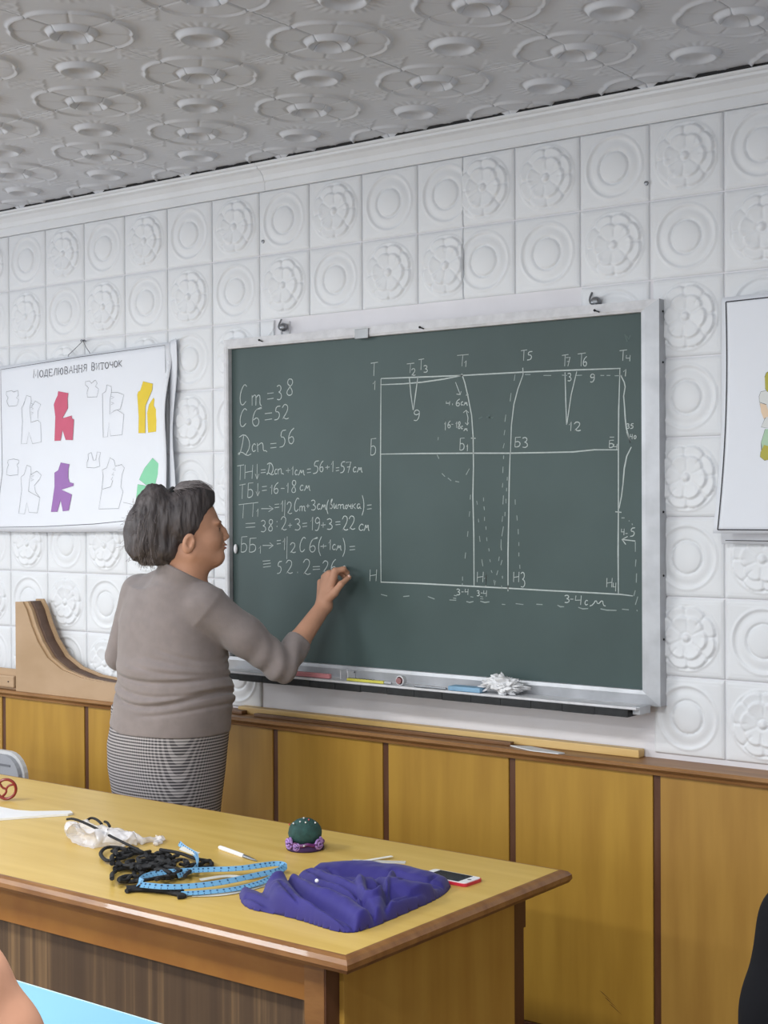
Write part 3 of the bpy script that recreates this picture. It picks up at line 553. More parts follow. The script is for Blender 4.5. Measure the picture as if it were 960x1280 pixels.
out += '118 600 134 608 136 630 130 660 126 708 174 735 164 798 130 796 120 755 112 802 87 800 98 705 94 650 108 638 118 600;134 640 160 625 178 642 170 660 150 685 156 712 174 735;136 640 148 645 136 650;136 656 148 661 136 666;40 580 62 575 84 580 84 592 76 600 82 612 82 640 48 644 34 640 36 615 42 600 38 590 40 580;'
out += '462 570 478 580 484 605 510 598 522 612 512 640 508 690 518 710 500 780 418 782 430 700 434 645 430 620 448 612 462 570;484 612 474 618 486 622;478 632 470 640 480 642;474 650 468 660 474 665 466 690 440 698 433 700;370 555 384 548 392 580 402 580 408 546 422 548 416 575 420 605 398 612 366 610 366 590 372 575 370 555'
tag(inkl(tr(out, *O3), .0014, INKG, 'printed_outline'), kind='stuff')
# heading, serif capitals drawn as strokes
S_ = {'М': ['.05 1 .1 0 .5 .8 .9 0 .95 1'], 'О': ['.5 0 .15 .15 .0 .5 .15 .85 .5 1 .85 .85 1 .5 .85 .15 .5 0'], 'Д': ['-.05 1.15 .05 .9 .95 .9 1.05 1.15', '.15 .9 .45 0 .85 0 .85 .9'], 'Е': ['.9 .15 .9 0 .1 0 .1 1 .95 1 .95 .8', '.1 .5 .7 .5'],
      'Л': ['0 1 .15 .9 .45 0 .9 0 .9 1'], 'Ю': ['.05 0 .05 1', '.05 .5 .4 .5', '.7 0 .45 .25 .45 .75 .7 1 .95 .75 .95 .25 .7 0'], 'В': ['.1 0 .1 1 .65 1 .95 .75 .65 .5 .1 .5', '.1 0 .6 0 .85 .25 .6 .5'], 'А': ['0 1 .5 0 1 1', '.2 .65 .8 .65'],
      'Н': ['.1 0 .1 1', '.9 0 .9 1', '.1 .5 .9 .5', '-.05 0 .25 0', '.75 0 1.05 0', '-.05 1 .25 1', '.75 1 1.05 1'], 'Я': ['.9 0 .9 1', '.9 0 .4 0 .15 .27 .4 .5 .9 .5', '.45 .5 .1 1'], 'И': ['.1 0 .1 1 .9 0 .9 1', '-.05 0 .25 0', '.75 0 1.05 0'],
      'Т': ['0 .2 0 0 1 0 1 .2', '.5 0 .5 1', '.3 1 .7 1'], 'Ч': ['.1 0 .15 .45 .5 .55 .9 .45', '.9 0 .9 1'], 'К': ['.1 0 .1 1', '.9 0 .2 .5 .95 1']}
def heading(txt, x0, x1, yb0, yb1, hh):
    n = len(txt); out = []; ws = [.55 if c == ' ' else (1.3 if c in 'МЮ' else 1.) for c in txt]; tot = sum(ws); acc = 0
    for i, c in enumerate(txt):
        s0 = acc/tot; acc += ws[i]; s1 = acc/tot
        if c == ' ': continue
        k = 1.12 if i == 0 else .92
        xa_ = x0+(x1-x0)*s0; xb_ = x0+(x1-x0)*(s0+(s1-s0)*.78); yb_ = yb0+(yb1-yb0)*s0
        for s in S_[c]:
            v = list(map(float, s.split())); out.append([(xa_+v[j]*(xb_-xa_), yb_-hh*k+v[j+1]*hh*k) for j in range(0, len(v), 2)])
    return out
inkl(heading('МОДЕЛЮВАННЯ', 42, 110, 472.5, 463.5, 9.5), .0030, INK, 'printed_heading'); inkl(heading('ВИТОЧОК', 114.5, 154, 463, 457.5, 8.6), .0030, INK, 'printed_heading')
# string and nail that carry the poster
n0 = W(104, 426, -.02); s1, s2 = W(85, 444, YP), W(112, 441, YP)
tag(obj('nail', join(xf(lathe([(.001, 0), (.002, 0), (.002, .026), (.006, .027), (.001, .029)], n=8), M=[[1, 0, 0], [0, 0, -1], [0, 1, 0]], loc=(n0[0], -.001, n0[2]))), STEEL), 'thin steel nail above the sewing poster holding its string', 'nail')
for e in (s1, s2): obj('string', tube([n0+[0, -.002, 0], (n0+e)/2+[0, -.002, -.002], e+[0, .001, 0], e+[0, .001, -.006]], .0014, 5), INKG, pst)
obj('string', tube([n0+[-.012, -.003, .001], n0+[.012, -.003, .002]], .003, 6), INKG, pst)
pst.rotation_euler.x = -.020; pst.location.y -= .014   # hangs out from the wall at the bottom
# right poster: two sheets
YR = -.042
rl = W(903, 480, YR)[0]; rzt = W(907, 372, YR)[2]; rzb = W(910, 668, YR)[2]; rr = rl+.62
def yr_(x, z, s, r):
    c = (1-r)**2.2; return (x+.006*math.sin(r*3)*(1-s) - .010*c*(1-s)**3, YR-.004-.040*c*math.exp(-s*3.0), z)
def yr2(x, z, s, r): return (x+.010, YR+.010-.006*(1-r)*math.exp(-s*3), z)
p2 = thing('poster', 'white poster of two curling sheets with a small printed girl, right of the chalkboard', 'poster', ((rl+rr)/2, YR, rzb))
obj('rear_sheet', sheet(rl-.016, rr, rzb-.026, rzt-.004, rzt-.002, yr2, 16, 16), PAPER, p2, smooth=True)
obj('front_sheet', sheet(rl, rr, rzb+.004, rzt+.0, rzt+.01, yr_, 24, 30), PAPER, p2, smooth=True)
def onsheet(x, r):   # a point on the front sheet
    s = (x-rl)/(rr-rl); zt_ = rzt+.01*s; z = rzb+.004+(zt_-rzb-.004)*r; q = yr_(x, z, s, r); return (q[0], q[1]-.0012, q[2])
def strip(pts, w, m, name, par):
    V = []; Fc = []
    P = [np.array(onsheet(*p)) for p in pts]
    for i, p in enumerate(P):
        t_ = P[min(i+1, len(P)-1)]-P[max(i-1, 0)]; t_ /= np.linalg.norm(t_); nn = np.array([-t_[2], 0, t_[0]])*w/2; V += [tuple(p+nn), tuple(p-nn)]
    for i in range(len(P)-1): Fc.append((2*i, 2*i+1, 2*i+3, 2*i+2))
    obj(name, (V, Fc), m, par)
strip([(rl+.012, .015+.965*i/24) for i in range(25)], .0035, INK, 'printed_line', p2)
strip([(rl+.012+.59*i/24, .98) for i in range(25)], .0035, INK, 'printed_line', p2)
strip([(rl+.012+.59*i/24, .015) for i in range(25)], .0035, INK, 'printed_line', p2)
obj('printed_line', ribbons([[(rl+.006, rzb-.017), (rr-.02, rzb-.017)]], .003, YR+.0030, mtx=lambda a_, b2: (a_, b2)), INK, p2)
OL = mat('printed_olive', (176, 168, 58), .5); SK = mat('printed_skin', (226, 200, 170), .5); MI = mat('printed_mint', (170, 200, 170), .5); LG = mat('printed_pale_grey', (214, 216, 214), .5)
def doll(name, pts, m, dy=0.0):
    zz = rzt-rzb-.004
    V = []
    for a_, b2 in pts:
        q = W(a_, b2, YR-.008); r = (q[2]-rzb-.004)/zz; o_ = onsheet(q[0], min(max(r, 0), 1)); V.append((o_[0], o_[1]-.0006-dy, o_[2]))
    obj(name, (V, [tuple(range(len(V)))]), m, p2)
O5 = (740, 340, 3.556)
def t5(s): return tr(s, *O5)[0]
doll('printed_hair', t5('762 470 768 452 790 438 840 432 880 450 900 500 895 540 860 520 840 500 800 520 775 535 764 520'), OL)
doll('printed_face', t5('785 520 800 490 850 490 880 520 870 570 840 600 800 590'), SK, .0003)
doll('printed_sleeve', t5('738 555 745 535 770 530 830 600 880 560 900 600 880 700 800 700 750 690 765 655 780 640 770 590 740 580'), LG)
doll('printed_arm', t5('742 585 770 592 785 640 760 655 748 625'), SK, .0005)
doll('printed_skirt', t5('768 700 880 700 900 760 890 800 760 800 752 760'), MI)
doll('printed_shoe', t5('752 800 765 770 800 780 830 830 770 838 750 822'), OL, .0005)

for s_ in ('762 470 768 452 790 438 830 432', '738 555 745 535 770 530 785 560 780 595 740 580 738 555', '742 585 750 625 765 655', '765 655 750 690 800 698', '768 700 752 760 755 800', '752 800 750 822 770 838 782 834', '790 600 765 655', '764 520 775 535 785 520', '775 720 765 790'):
    P_ = []
    for a_, b2 in t5(s_):
        q = W(a_, b2, YR-.008); r = (q[2]-rzb-.004)/(rzt-rzb-.004); P_.append((q[0], r))
    strip(P_, .0024, INK, 'printed_outline', p2)
# ================================================================= SIGNED-DISTANCE SCULPTING
class Vol:
    def __init__(s, xs, ys, zs): s.ax = [np.asarray(a, np.float32) for a in (xs, ys, zs)]; s.D = np.full([len(a) for a in s.ax], .5, np.float32)
    def sub(s, lo, hi):
        sl = [slice(max(0, int(np.searchsorted(a, l))-1), int(np.searchsorted(a, h))+1) for a, l, h in zip(s.ax, lo, hi)]
        return tuple(sl), s.ax[0][sl[0]][:, None, None], s.ax[1][sl[1]][None, :, None], s.ax[2][sl[2]][None, None, :]
    def put(s, sl, d, k, op='+'):
        c = s.D[sl]; d = d.astype(np.float32)
        if op == '-': c = -c
        h = np.maximum(k-np.abs(c-d), 0)/max(k, 1e-6); r = np.minimum(c, d)-h*h*k*.25
        s.D[sl] = -r if op == '-' else r
    def cone(s, a, b, r1, r2, k=.02, op='+', sc=None, m=.03):
        a = np.array(a, float); b = np.array(b, float); R = max(r1, r2)+k+m
        lo = np.minimum(a, b)-R; hi = np.maximum(a, b)+R
        sl, X, Y, Z = s.sub(lo, hi); ab = b-a; L2 = max(ab@ab, 1e-9)
        t = np.clip(((X-a[0])*ab[0]+(Y-a[1])*ab[1]+(Z-a[2])*ab[2])/L2, 0, 1)
        dx = X-a[0]-t*ab[0]; dy = Y-a[1]-t*ab[1]; dz = Z-a[2]-t*ab[2]
        if sc is not None: dx = dx/sc[0]; dy = dy/sc[1]; dz = dz/sc[2]
        s.put(sl, np.sqrt(dx*dx+dy*dy+dz*dz)-(r1+(r2-r1)*t), k, op)
    def chain(s, P, R, k=.02, op='+', sc=None):
        for i in range(len(P)-1): s.cone(P[i], P[i+1], R[i], R[i+1], k, op, sc)
    def ell(s, c, r, k=.02, op='+', A=None, m=.03):
        c = np.array(c, float); R = max(r)+k+m; sl, X, Y, Z = s.sub(c-R, c+R); dx, dy, dz = X-c[0], Y-c[1], Z-c[2]
        if A is not None: dx, dy, dz = (A[0][0]*dx+A[0][1]*dy+A[0][2]*dz, A[1][0]*dx+A[1][1]*dy+A[1][2]*dz, A[2][0]*dx+A[2][1]*dy+A[2][2]*dz)
        q = np.sqrt((dx/r[0])**2+(dy/r[1])**2+(dz/r[2])**2); q2 = np.sqrt((dx/r[0]**2)**2+(dy/r[1]**2)**2+(dz/r[2]**2)**2)+1e-6
        s.put(sl, q*(q-1)/q2, k, op)
    def loft(s, rows, k=.02, p=2.3, fn=None):
        """rows: (z, cx, cy, ax, ay) cross-sections"""
        r = np.array(rows, float); r = r[np.argsort(r[:, 0])]; z0, z1 = r[0, 0], r[-1, 0]; A = max(r[:, 3].max(), r[:, 4].max())+.06
        sl, X, Y, Z = s.sub((r[:, 1].min()-A, r[:, 2].min()-A, z0-.05), (r[:, 1].max()+A, r[:, 2].max()+A, z1+.05))
        cx, cy, ax_, ay = [np.interp(Z, r[:, 0], r[:, i]) for i in (1, 2, 3, 4)]
        dx, dy = np.abs(X-cx)/ax_, np.abs(Y-cy)/ay; q = (dx**p+dy**p)**(1/p); d = (q-1)*np.minimum(ax_, ay)
        d = np.maximum(d, np.maximum(z0-Z, Z-z1)*1.)
        if fn is not None: d = d+fn(X, Y, Z, cx, cy)
        s.put(sl, d, k)
    def mesh(s):
        D = s.D; nx, ny, nz = D.shape; S = D < 0
        c = [S[i:nx-1+i, j:ny-1+j, k:nz-1+k] for i in (0, 1) for j in (0, 1) for k in (0, 1)]
        sm = sum(q.astype(np.int8) for q in c); act = np.argwhere((sm > 0) & (sm < 8)); I = -np.ones((nx-1, ny-1, nz-1), np.int32); I[tuple(act.T)] = np.arange(len(act))
        acc = np.zeros((len(act), 3)); cnt = np.zeros(len(act)); cor = [np.array(q) for q in ((0, 0, 0), (0, 0, 1), (0, 1, 0), (0, 1, 1), (1, 0, 0), (1, 0, 1), (1, 1, 0), (1, 1, 1))]
        val = [D[tuple((act+q).T)] for q in cor]
        for a in range(8):
            for b in range(a+1, 8):
                if np.abs(cor[a]-cor[b]).sum() != 1: continue
                va, vb = val[a], val[b]; m = (va < 0) != (vb < 0); t = np.where(m, va/(va-vb+1e-12), 0)
                acc += m[:, None]*(cor[a]+(cor[b]-cor[a])*t[:, None]); cnt += m
        P = act+acc/cnt[:, None]; V = np.stack([np.interp(P[:, i], np.arange(len(s.ax[i])), s.ax[i]) for i in range(3)], -1); Fs = []
        for ax in range(3):
            sa = [slice(1, -1)]*3; sa[ax] = slice(0, -1); sb = list(sa); sb[ax] = slice(1, None)
            A0, A1 = S[tuple(sa)], S[tuple(sb)]
            e = np.argwhere(A0 != A1)
            if not len(e): continue
            base = e+np.array([0 if i == ax else 1 for i in range(3)]); fl = A0[tuple(e.T)]
            o1, o2 = [i for i in range(3) if i != ax]; d1 = np.eye(3, dtype=int)[o1]; d2 = np.eye(3, dtype=int)[o2]
            q = np.stack([I[tuple((base-d1-d2).T)], I[tuple((base-d2).T)], I[tuple(base.T)], I[tuple((base-d1).T)]], -1)
            if ax == 1: fl = ~fl
            q[~fl] = q[~fl][:, ::-1]; q = q[(q >= 0).all(1)]; Fs.append(q)
        return V, np.vstack(Fs)
def vobj(name, vm, m, parent=None, relax=1, disp=None):
    V, Fc = vm
    for _ in range(relax):
        A = np.zeros_like(V); n = np.zeros(len(V))
        for i in range(4):
            for j in (1, 3): np.add.at(A, Fc[:, i], V[Fc[:, (i+j) % 4]]); np.add.at(n, Fc[:, i], 1)
        V = V*.5+A/n[:, None]*.5
    if disp is not None: V = disp(V)
    off = OFF[parent.name] if parent is not None else (V.min(0)+V.max(0))/2*[1, 1, 0]+V.min(0)*[0, 0, 1]
    me = bpy.data.meshes.new(name); me.vertices.add(len(V)); me.vertices.foreach_set('co', (V-off).astype(np.float32).ravel())
    me.loops.add(Fc.size); me.loops.foreach_set('vertex_index', Fc.astype(np.int32).ravel()); me.polygons.add(len(Fc)); me.polygons.foreach_set('loop_start', np.arange(0, Fc.size, 4, dtype=np.int32))
    me.update(calc_edges=True); me.validate(); me.polygons.foreach_set('use_smooth', np.ones(len(me.polygons), bool)); me.materials.append(m)
    o = bpy.data.objects.new(name, me); link(o, parent)
    if parent is None: o.location = off
    OFF[o.name] = off; return o
AR = lambda a, b, s: np.arange(a, b+s, s)
# ================================================================= TEACHER'S TABLE
TZ = .76; tx0, tx1, ty0, ty1 = .55, 3.073, -1.646+.012, -.803-.004
tb = thing('teacher_table', "long yellow topped teacher's table with a rounded oak edge and dark streaked front", 'table', ((tx0+tx1)/2, (ty0+ty1)/2, 0))
obj('tabletop', box(tx0, tx1, ty0, ty1, TZ-.024, TZ, .0005), VENT, tb)
hp = [(0, 0), (.006, -.0004), (.016, -.004), (.023, -.012), (.024, -.022), (.018, -.031), (.006, -.036), (0, -.036)]
def edge_bar(p0, p1, out, m0, m1):   # mitred half-round moulding
    V = []
    for P, mt in ((p0, m0), (p1, m1)):
        d = np.array([p1[0]-p0[0], p1[1]-p0[1]]); d = d/np.linalg.norm(d)
        for a_, b2 in hp: V.append((P[0]+out[0]*a_+d[0]*a_*mt, P[1]+out[1]*a_+d[1]*a_*mt, TZ+b2))
    n = len(hp); return V, [tuple(range(n-1, -1, -1)), tuple(range(n, 2*n))]+[(i, (i+1) % n, (i+1) % n+n, i+n) for i in range(n)]
obj('edge_moulding', edge_bar((tx0, ty0), (tx1, ty0), (0, -1), -1, 1), EDGE, tb)
obj('edge_moulding', edge_bar((tx1, ty0), (tx1, ty1), (1, 0), -1, 1), EDGE, tb)
obj('edge_moulding', edge_bar((tx0, ty1), (tx1, ty1), (0, 1), -1, 1), EDGE, tb)
obj('edge_moulding', edge_bar((tx0, ty0), (tx0, ty1), (-1, 0), -1, 1), EDGE, tb)
lx1 = W(405, 1240, ty0+.012)[0]; ly = ty0+.012
def leg(xa, xb, ya, yb, cut):     # square leg that narrows below the apron
    P = [(xa, 0), (xb-.0, 0), (xb, TZ-.036), (xa, TZ-.036)]
    w = .016*cut; zc = TZ-.036-.118
    if cut > 0: P = [(xa+w, 0), (xb, 0), (xb, TZ-.036), (xa, TZ-.036), (xa, zc), (xa+w*.4, zc-.03), (xa+w, zc-.05)]
    else: P = [(xa, 0), (xb+w, 0), (xb+w, zc-.05), (xb+w*.4, zc-.03), (xb, zc), (xb, TZ-.036), (xa, TZ-.036)]
    return prism_y(P, ya, yb)
obj('leg', leg(lx1-.052, lx1, ly, ly+.055, 1), EDGE, tb)
# the dark right face of the front leg
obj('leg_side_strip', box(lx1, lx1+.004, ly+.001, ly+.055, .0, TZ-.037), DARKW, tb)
pB = W(643, 1130, 0); py1 = None
sx = lx1+.004
yy0 = ly+.050; 
def y_at_x(px, py, x): d = ray(px, py); return (CAM+d*(x-CAM[0])/d[0])[1]
yp0, yp1 = y_at_x(430, 1240, sx+.012), y_at_x(643, 1150, sx+.012); yl1 = y_at_x(657, 1150, sx)
print('table leg', lx1, sx, yp0, yp1, yl1)
obj('side_panel', box(sx-.004, sx+.012, yp0, yp1, .05, TZ-.036, .001), VENS, tb)
ym = [yp1-.02, yl1]
obj('leg', join(box(sx-.05, sx, yp1-.004, yl1, TZ-.036-.10, TZ-.036), box(sx-.05, sx, yp1-.004, yl1-.009, 0, TZ-.036-.10)), DARKW, tb)
obj('leg', leg(tx0+.03, tx0+.08, ly, ly+.055, -1), EDGE, tb); obj('leg', box(tx0+.03, tx0+.08, yl1-.055, yl1, 0, TZ-.036), DARKW, tb)
za = W(375, 1250, ly+.006)[2]; zap = TZ-.036-.086
obj('apron', box(tx0+.08, lx1-.050, ly+.010, ly+.026, zap, TZ-.036, .001), APRON, tb)
obj('apron', box(tx0+.08, sx-.05, yl1-.03, yl1-.012, zap, TZ-.036, .001), APRON, tb)
obj('modesty_panel', box(tx0+.08, lx1-.048, ly+.030, ly+.044, .12, zap+.02), STRIPE, tb)
obj('drawer_shelf', box(tx0+.08, sx-.05, ly+.05, yl1-.03, .56, .575), VENS, tb)
# the small reflector-free chair behind the table's left end
CHG = mat('grey_chair_shell', (150, 152, 158), .6, var=.06, scale=8); CHL = mat('pale_chair_rim', (196, 196, 196), .6, var=.05)
cy = -.42; ca = W(0, 955, cy); cb = W(31, 968, cy); ctop = W(8, 939, cy)[2]
ch = thing('chair', "grey moulded chair with a paler rim behind the teacher table's left end", 'chair', (cb[0]-.21, cy-.02, 0))
def rounded(xa, xb, z0, z1, r, n=6):
    P = [(xa, z0), (xb, z0)]
    for i in range(n+1): t_ = i/n*math.pi/2; P.append((xb-r+r*math.cos(t_), z1-r+r*math.sin(t_)))
    for i in range(n+1): t_ = math.pi/2+i/n*math.pi/2; P.append((xa+r+r*math.cos(t_), z1-r+r*math.sin(t_)))
    return P
cx0, cx1 = cb[0]-.42, cb[0]
obj('backrest', prism_y(rounded(cx0+.012, cx1-.012, .50, ctop-.012, .085), cy-.018, cy+.006), CHG, ch)
obj('rim', prism_y(rounded(cx0, cx1, .49, ctop, .095), cy+.0, cy+.018), CHL, ch)
obj('label_stripe', box(cx1-.13, cx1-.06, cy-.0195, cy-.018, ctop-.052, ctop-.044), INKG, ch)
obj('seat', box(cx0+.01, cx1-.01, cy+.0, cy+.36, .43, .455, .01), CHG, ch)
for a_, b2 in ((cx0+.03, cy+.01), (cx1-.03, cy+.01), (cx0+.03, cy+.30), (cx1-.03, cy+.30)): obj('leg', tube([(a_, b2, 0), (a_, b2, .43)], .011, 8), STEEL, ch)
for a_ in (cx0+.03, cx1-.03): obj('back_post', tube([(a_, cy+.008, .44), (a_, cy+.004, .56)], .010, 8), STEEL, ch)
# ================================================================= THINGS ON THE TABLE
def tp3(px, py, h=0.): return T(px, py, TZ+h)
# royal blue folded cloth
NAVY = mat('royal_blue_cloth', (38, 30, 112), .75, var=.14, scale=7, bump=.2, bscale=420, sheen=.1)
OUTL = [(298, 1108, .012), (304, 1136, 0), (345, 1143, 0), (380, 1152, 0), (412, 1163, 0), (440, 1168, 0), (470, 1158, 0), (505, 1143, 0), (548, 1124, 0), (562, 1112, 0), (563, 1100, .012), (530, 1090, .022), (490, 1079, .022), (440, 1076, .022), (400, 1080, .022), (386, 1084, .035), (362, 1092, .03), (347, 1090, .035), (343, 1104, .012), (337, 1115, .006), (324, 1118, .008), (312, 1111, .008)]
PG = np.array([tp3(*q)[:2] for q in OUTL]); PG = np.array(smoothpath(PG, 2, True))
lo = PG.min(0)-.03; hi = PG.max(0)+.03; CS = .0026
GX, GY = np.meshgrid(AR(lo[0], hi[0], CS), AR(lo[1], hi[1], CS), indexing='ij')
def segd(a_, b2): 
    ab = b2-a_; t_ = np.clip(((GX-a_[0])*ab[0]+(GY-a_[1])*ab[1])/(ab@ab+1e-12), 0, 1); return np.hypot(GX-a_[0]-t_*ab[0], GY-a_[1]-t_*ab[1]), t_
dist = np.full(GX.shape, 9.); ins = np.zeros(GX.shape, bool)
for i in range(len(PG)):
    a_, b2 = PG[i], PG[(i+1) % len(PG)]; dist = np.minimum(dist, segd(a_, b2)[0]); cnd = (a_[1] > GY) != (b2[1] > GY); ins ^= cnd & (GX < (b2[0]-a_[0])*(GY-a_[1])/(b2[1]-a_[1]+1e-12)+a_[0])
sd_ = np.where(ins, dist, -dist)
edge = np.sqrt(np.clip(1-(1-np.clip(sd_/.016, 0, 1))**2, 0, 1)); F_ = .010+.006*np.clip(sd_/.05, 0, 1)
def ridge(pts, w, k=.004):
    global F_
    P = smoothpath([np.array([*tp3(x, y, h)[:2], h]) for x, y, h in pts], 2); best = np.full(GX.shape, 9.); hh = np.zeros(GX.shape)
    for a_, b2 in zip(P, P[1:]):
        d, t_ = segd(a_[:2], b2[:2]); m = d < best; best = np.where(m, d, best); hh = np.where(m, a_[2]+(b2[2]-a_[2])*t_, hh)
    g = hh*np.sqrt(np.clip(1-(best/w)**2, 0, 1))**.9; hs = np.clip(k-np.abs(F_-g), 0, None)/k; F_ = np.maximum(F_, g)+hs*hs*k*.25
ridge([(301, 1110, .020), (328, 1122, .024), (362, 1136, .022), (385, 1146, .018)], .036)
ridge([(308, 1134, .016), (340, 1139, .016), (365, 1146, .014)], .035)
ridge([(348, 1091, .052), (352, 1106, .050), (370, 1122, .046), (402, 1140, .042), (436, 1154, .038)], .036, .002)
ridge([(364, 1093, .048), (392, 1107, .048), (425, 1119, .045), (450, 1134, .040), (466, 1150, .032)], .030, .002)
ridge([(388, 1084, .046), (412, 1093, .048), (442, 1104, .050), (470, 1118, .044), (476, 1142, .030)], .034, .002)
ridge([(398, 1081, .034), (440, 1077, .036), (490, 1081, .038), (535, 1092, .034), (560, 1100, .022)], .06, .01)
ridge([(458, 1096, .050), (500, 1099, .050), (542, 1106, .040), (556, 1113, .022)], .055, .003)
ridge([(484, 1142, .028), (500, 1126, .038), (536, 1114, .036), (552, 1117, .024)], .055, .003)
ridge([(450, 1090, .058), (452, 1102, .058), (454, 1111, .055)], .016, .002); ridge([(454, 1111, .055), (472, 1113, .054), (482, 1100, .056), (490, 1090, .05)], .014, .002)
def crease_(pts, dep, w):
    global F_
    P = smoothpath([np.array([*tp3(x, y, h)[:2], h]) for x, y, h in pts], 2); best = np.full(GX.shape, 9.); tt = np.zeros(GX.shape)
    for i, (a_, b2) in enumerate(zip(P, P[1:])):
        d, t_ = segd(a_[:2], b2[:2]); m = d < best; best = np.where(m, d, best); tt = np.where(m, (i+t_)/(len(P)-1), tt)
    F_ = F_*(1-dep*np.exp(-(best/w)**2)*np.clip(np.sin(np.pi*np.clip(tt, .04, .96))*2.5, 0, 1))
crease_([(304, 1121, .012), (335, 1133, .014), (372, 1145, .012)], .55, .006)
crease_([(356, 1098, .03), (374, 1114, .03), (402, 1130, .03), (436, 1145, .026), (450, 1160, .02)], .55, .0055)
crease_([(384, 1092, .03), (410, 1106, .03), (440, 1116, .03), (462, 1134, .03), (472, 1152, .02)], .5, .0055)
crease_([(410, 1086, .03), (440, 1094, .03), (470, 1104, .03), (484, 1122, .03), (480, 1146, .015)], .42, .006)
crease_([(490, 1090, .03), (520, 1098, .03), (556, 1106, .02)], .35, .006)
crease_([(492, 1130, .025), (515, 1117, .03), (550, 1114, .02)], .35, .005)
crease_([(350, 1112, .03), (366, 1128, .03), (392, 1142, .025), (420, 1154, .02)], .22, .005)
crease_([(500, 1110, .03), (525, 1104, .03), (545, 1100, .02)], .25, .004)
nz2 = np.array([[mnoise.noise(Vector((x*16, y*16, 0)))*.004+mnoise.noise(Vector((x*42, y*42, 3)))*.0015 for y in GY[0]] for x in GX[:, 0]])
F_ = (F_+nz2*(F_/.03))*edge
for _ in range(1): F_[1:-1, 1:-1] = F_[1:-1, 1:-1]*.5+(F_[:-2, 1:-1]+F_[2:, 1:-1]+F_[1:-1, :-2]+F_[1:-1, 2:])*.125
keep = sd_ > -.002; idm = -np.ones(GX.shape, int); idm[keep] = np.arange(keep.sum())
Vt = np.stack([GX[keep], GY[keep], TZ+.0008+np.maximum(F_[keep], .0008)], -1); nt = len(Vt)
q4 = np.stack([idm[:-1, :-1], idm[1:, :-1], idm[1:, 1:], idm[:-1, 1:]], -1).reshape(-1, 4); q4 = q4[(q4 >= 0).all(1)]
Vb = Vt.copy(); Vb[:, 2] = TZ+.0006
from collections import Counter
ec = {}
for f in q4:
    for i in range(4): e_ = (int(f[i]), int(f[(i+1) % 4])); ec[e_] = 1
bnd = [e_ for e_ in ec if (e_[1], e_[0]) not in ec]
tag(obj('cloth', (np.vstack([Vt, Vb]), [tuple(f) for f in q4]+[tuple(int(z)+nt for z in f[::-1]) for f in q4]+[(b2, a_, a_+nt, b2+nt) for a_, b2 in bnd]), NAVY, smooth=True), 'royal blue fabric piece folded in a soft heap near the right end of the table', 'cloth')
pp = tp3(396, 1101, .062); tag(obj('bead', sphere(pp, .0045, 10, 8), mat('pearly_bead', (236, 234, 240), .2)), 'tiny white pearly bead lying on the royal blue cloth', 'bead')
# phone
e0, e1, e2, e3 = tp3(598, 1099), tp3(585, 1112), tp3(515, 1098), tp3(528, 1088)
d1 = (e1-e0); d1 /= np.linalg.norm(d1); ax_ = (e1-e2); ax_ /= np.linalg.norm(ax_); ang = math.atan2(ax_[1], ax_[0])
def rrect(l, w, r, n=4):
    P = []
    for sx_, sy_, a0 in ((1, 1, 0), (-1, 1, 90), (-1, -1, 180), (1, -1, 270)):
        for i in range(n+1): t_ = math.radians(a0+90*i/n); P.append((sx_*(l/2-r)+r*math.cos(t_), sy_*(w/2-r)+r*math.sin(t_)))
    return P
pc = (e0+e1)/2-ax_*.068+[0, 0, 0]
ph = thing('phone', 'black screen phone in a red case poking out from the blue cloth', 'phone', (pc[0], pc[1], TZ))
pl3 = lambda g: xf(g, rz=ang, loc=(pc[0], pc[1], TZ))
obj('case', pl3(prism_z(rrect(.142, .071, .010), .0006, .0075)), mat('red_case', (196, 44, 62), .4), ph)
obj('body', pl3(prism_z(rrect(.137, .066, .009), .0075, .0092)), mat('white_phone', (232, 232, 234), .3), ph)
obj('screen', pl3(prism_z([(-.050, -.030), (.046, -.030), (.046, .030), (-.050, .030)], .0092, .0096)), mat('black_glass', (16, 16, 20), .12), ph)
obj('home_button', pl3(xf(lathe([(.0001, 0), (.005, 0), (.005, .0003), (.0001, .0003)], n=14), loc=(.057, 0, .0093))), INKG, ph)
# transparent ruler strips behind the cloth
CLR = mat('clear_plastic', (226, 230, 232), .15, var=.03); CLR.node_tree.nodes['Principled BSDF'].inputs['Alpha'].default_value = .55
def slab(a_, b2, w, t_, z=0.): # thin bar between two table points
    a_, b2 = np.array(a_), np.array(b2); d = b2-a_; L_ = np.linalg.norm(d[:2]); an = math.atan2(d[1], d[0]); return xf(box(0, L_, -w/2, w/2, z, z+t_, .0006), rz=an, loc=(a_[0], a_[1], TZ))
tag(obj('clear_strip', slab(tp3(440, 1077), tp3(507, 1079), .018, .003, .0005), CLR), 'clear plastic strip lying just behind the royal blue cloth', 'ruler')
tag(obj('white_strip', slab(tp3(448, 1080), tp3(490, 1073), .010, .002, .0045), mat('white_strip', (232, 232, 228), .5)), 'narrow white strip crossing the clear plastic one behind the cloth', 'strip')
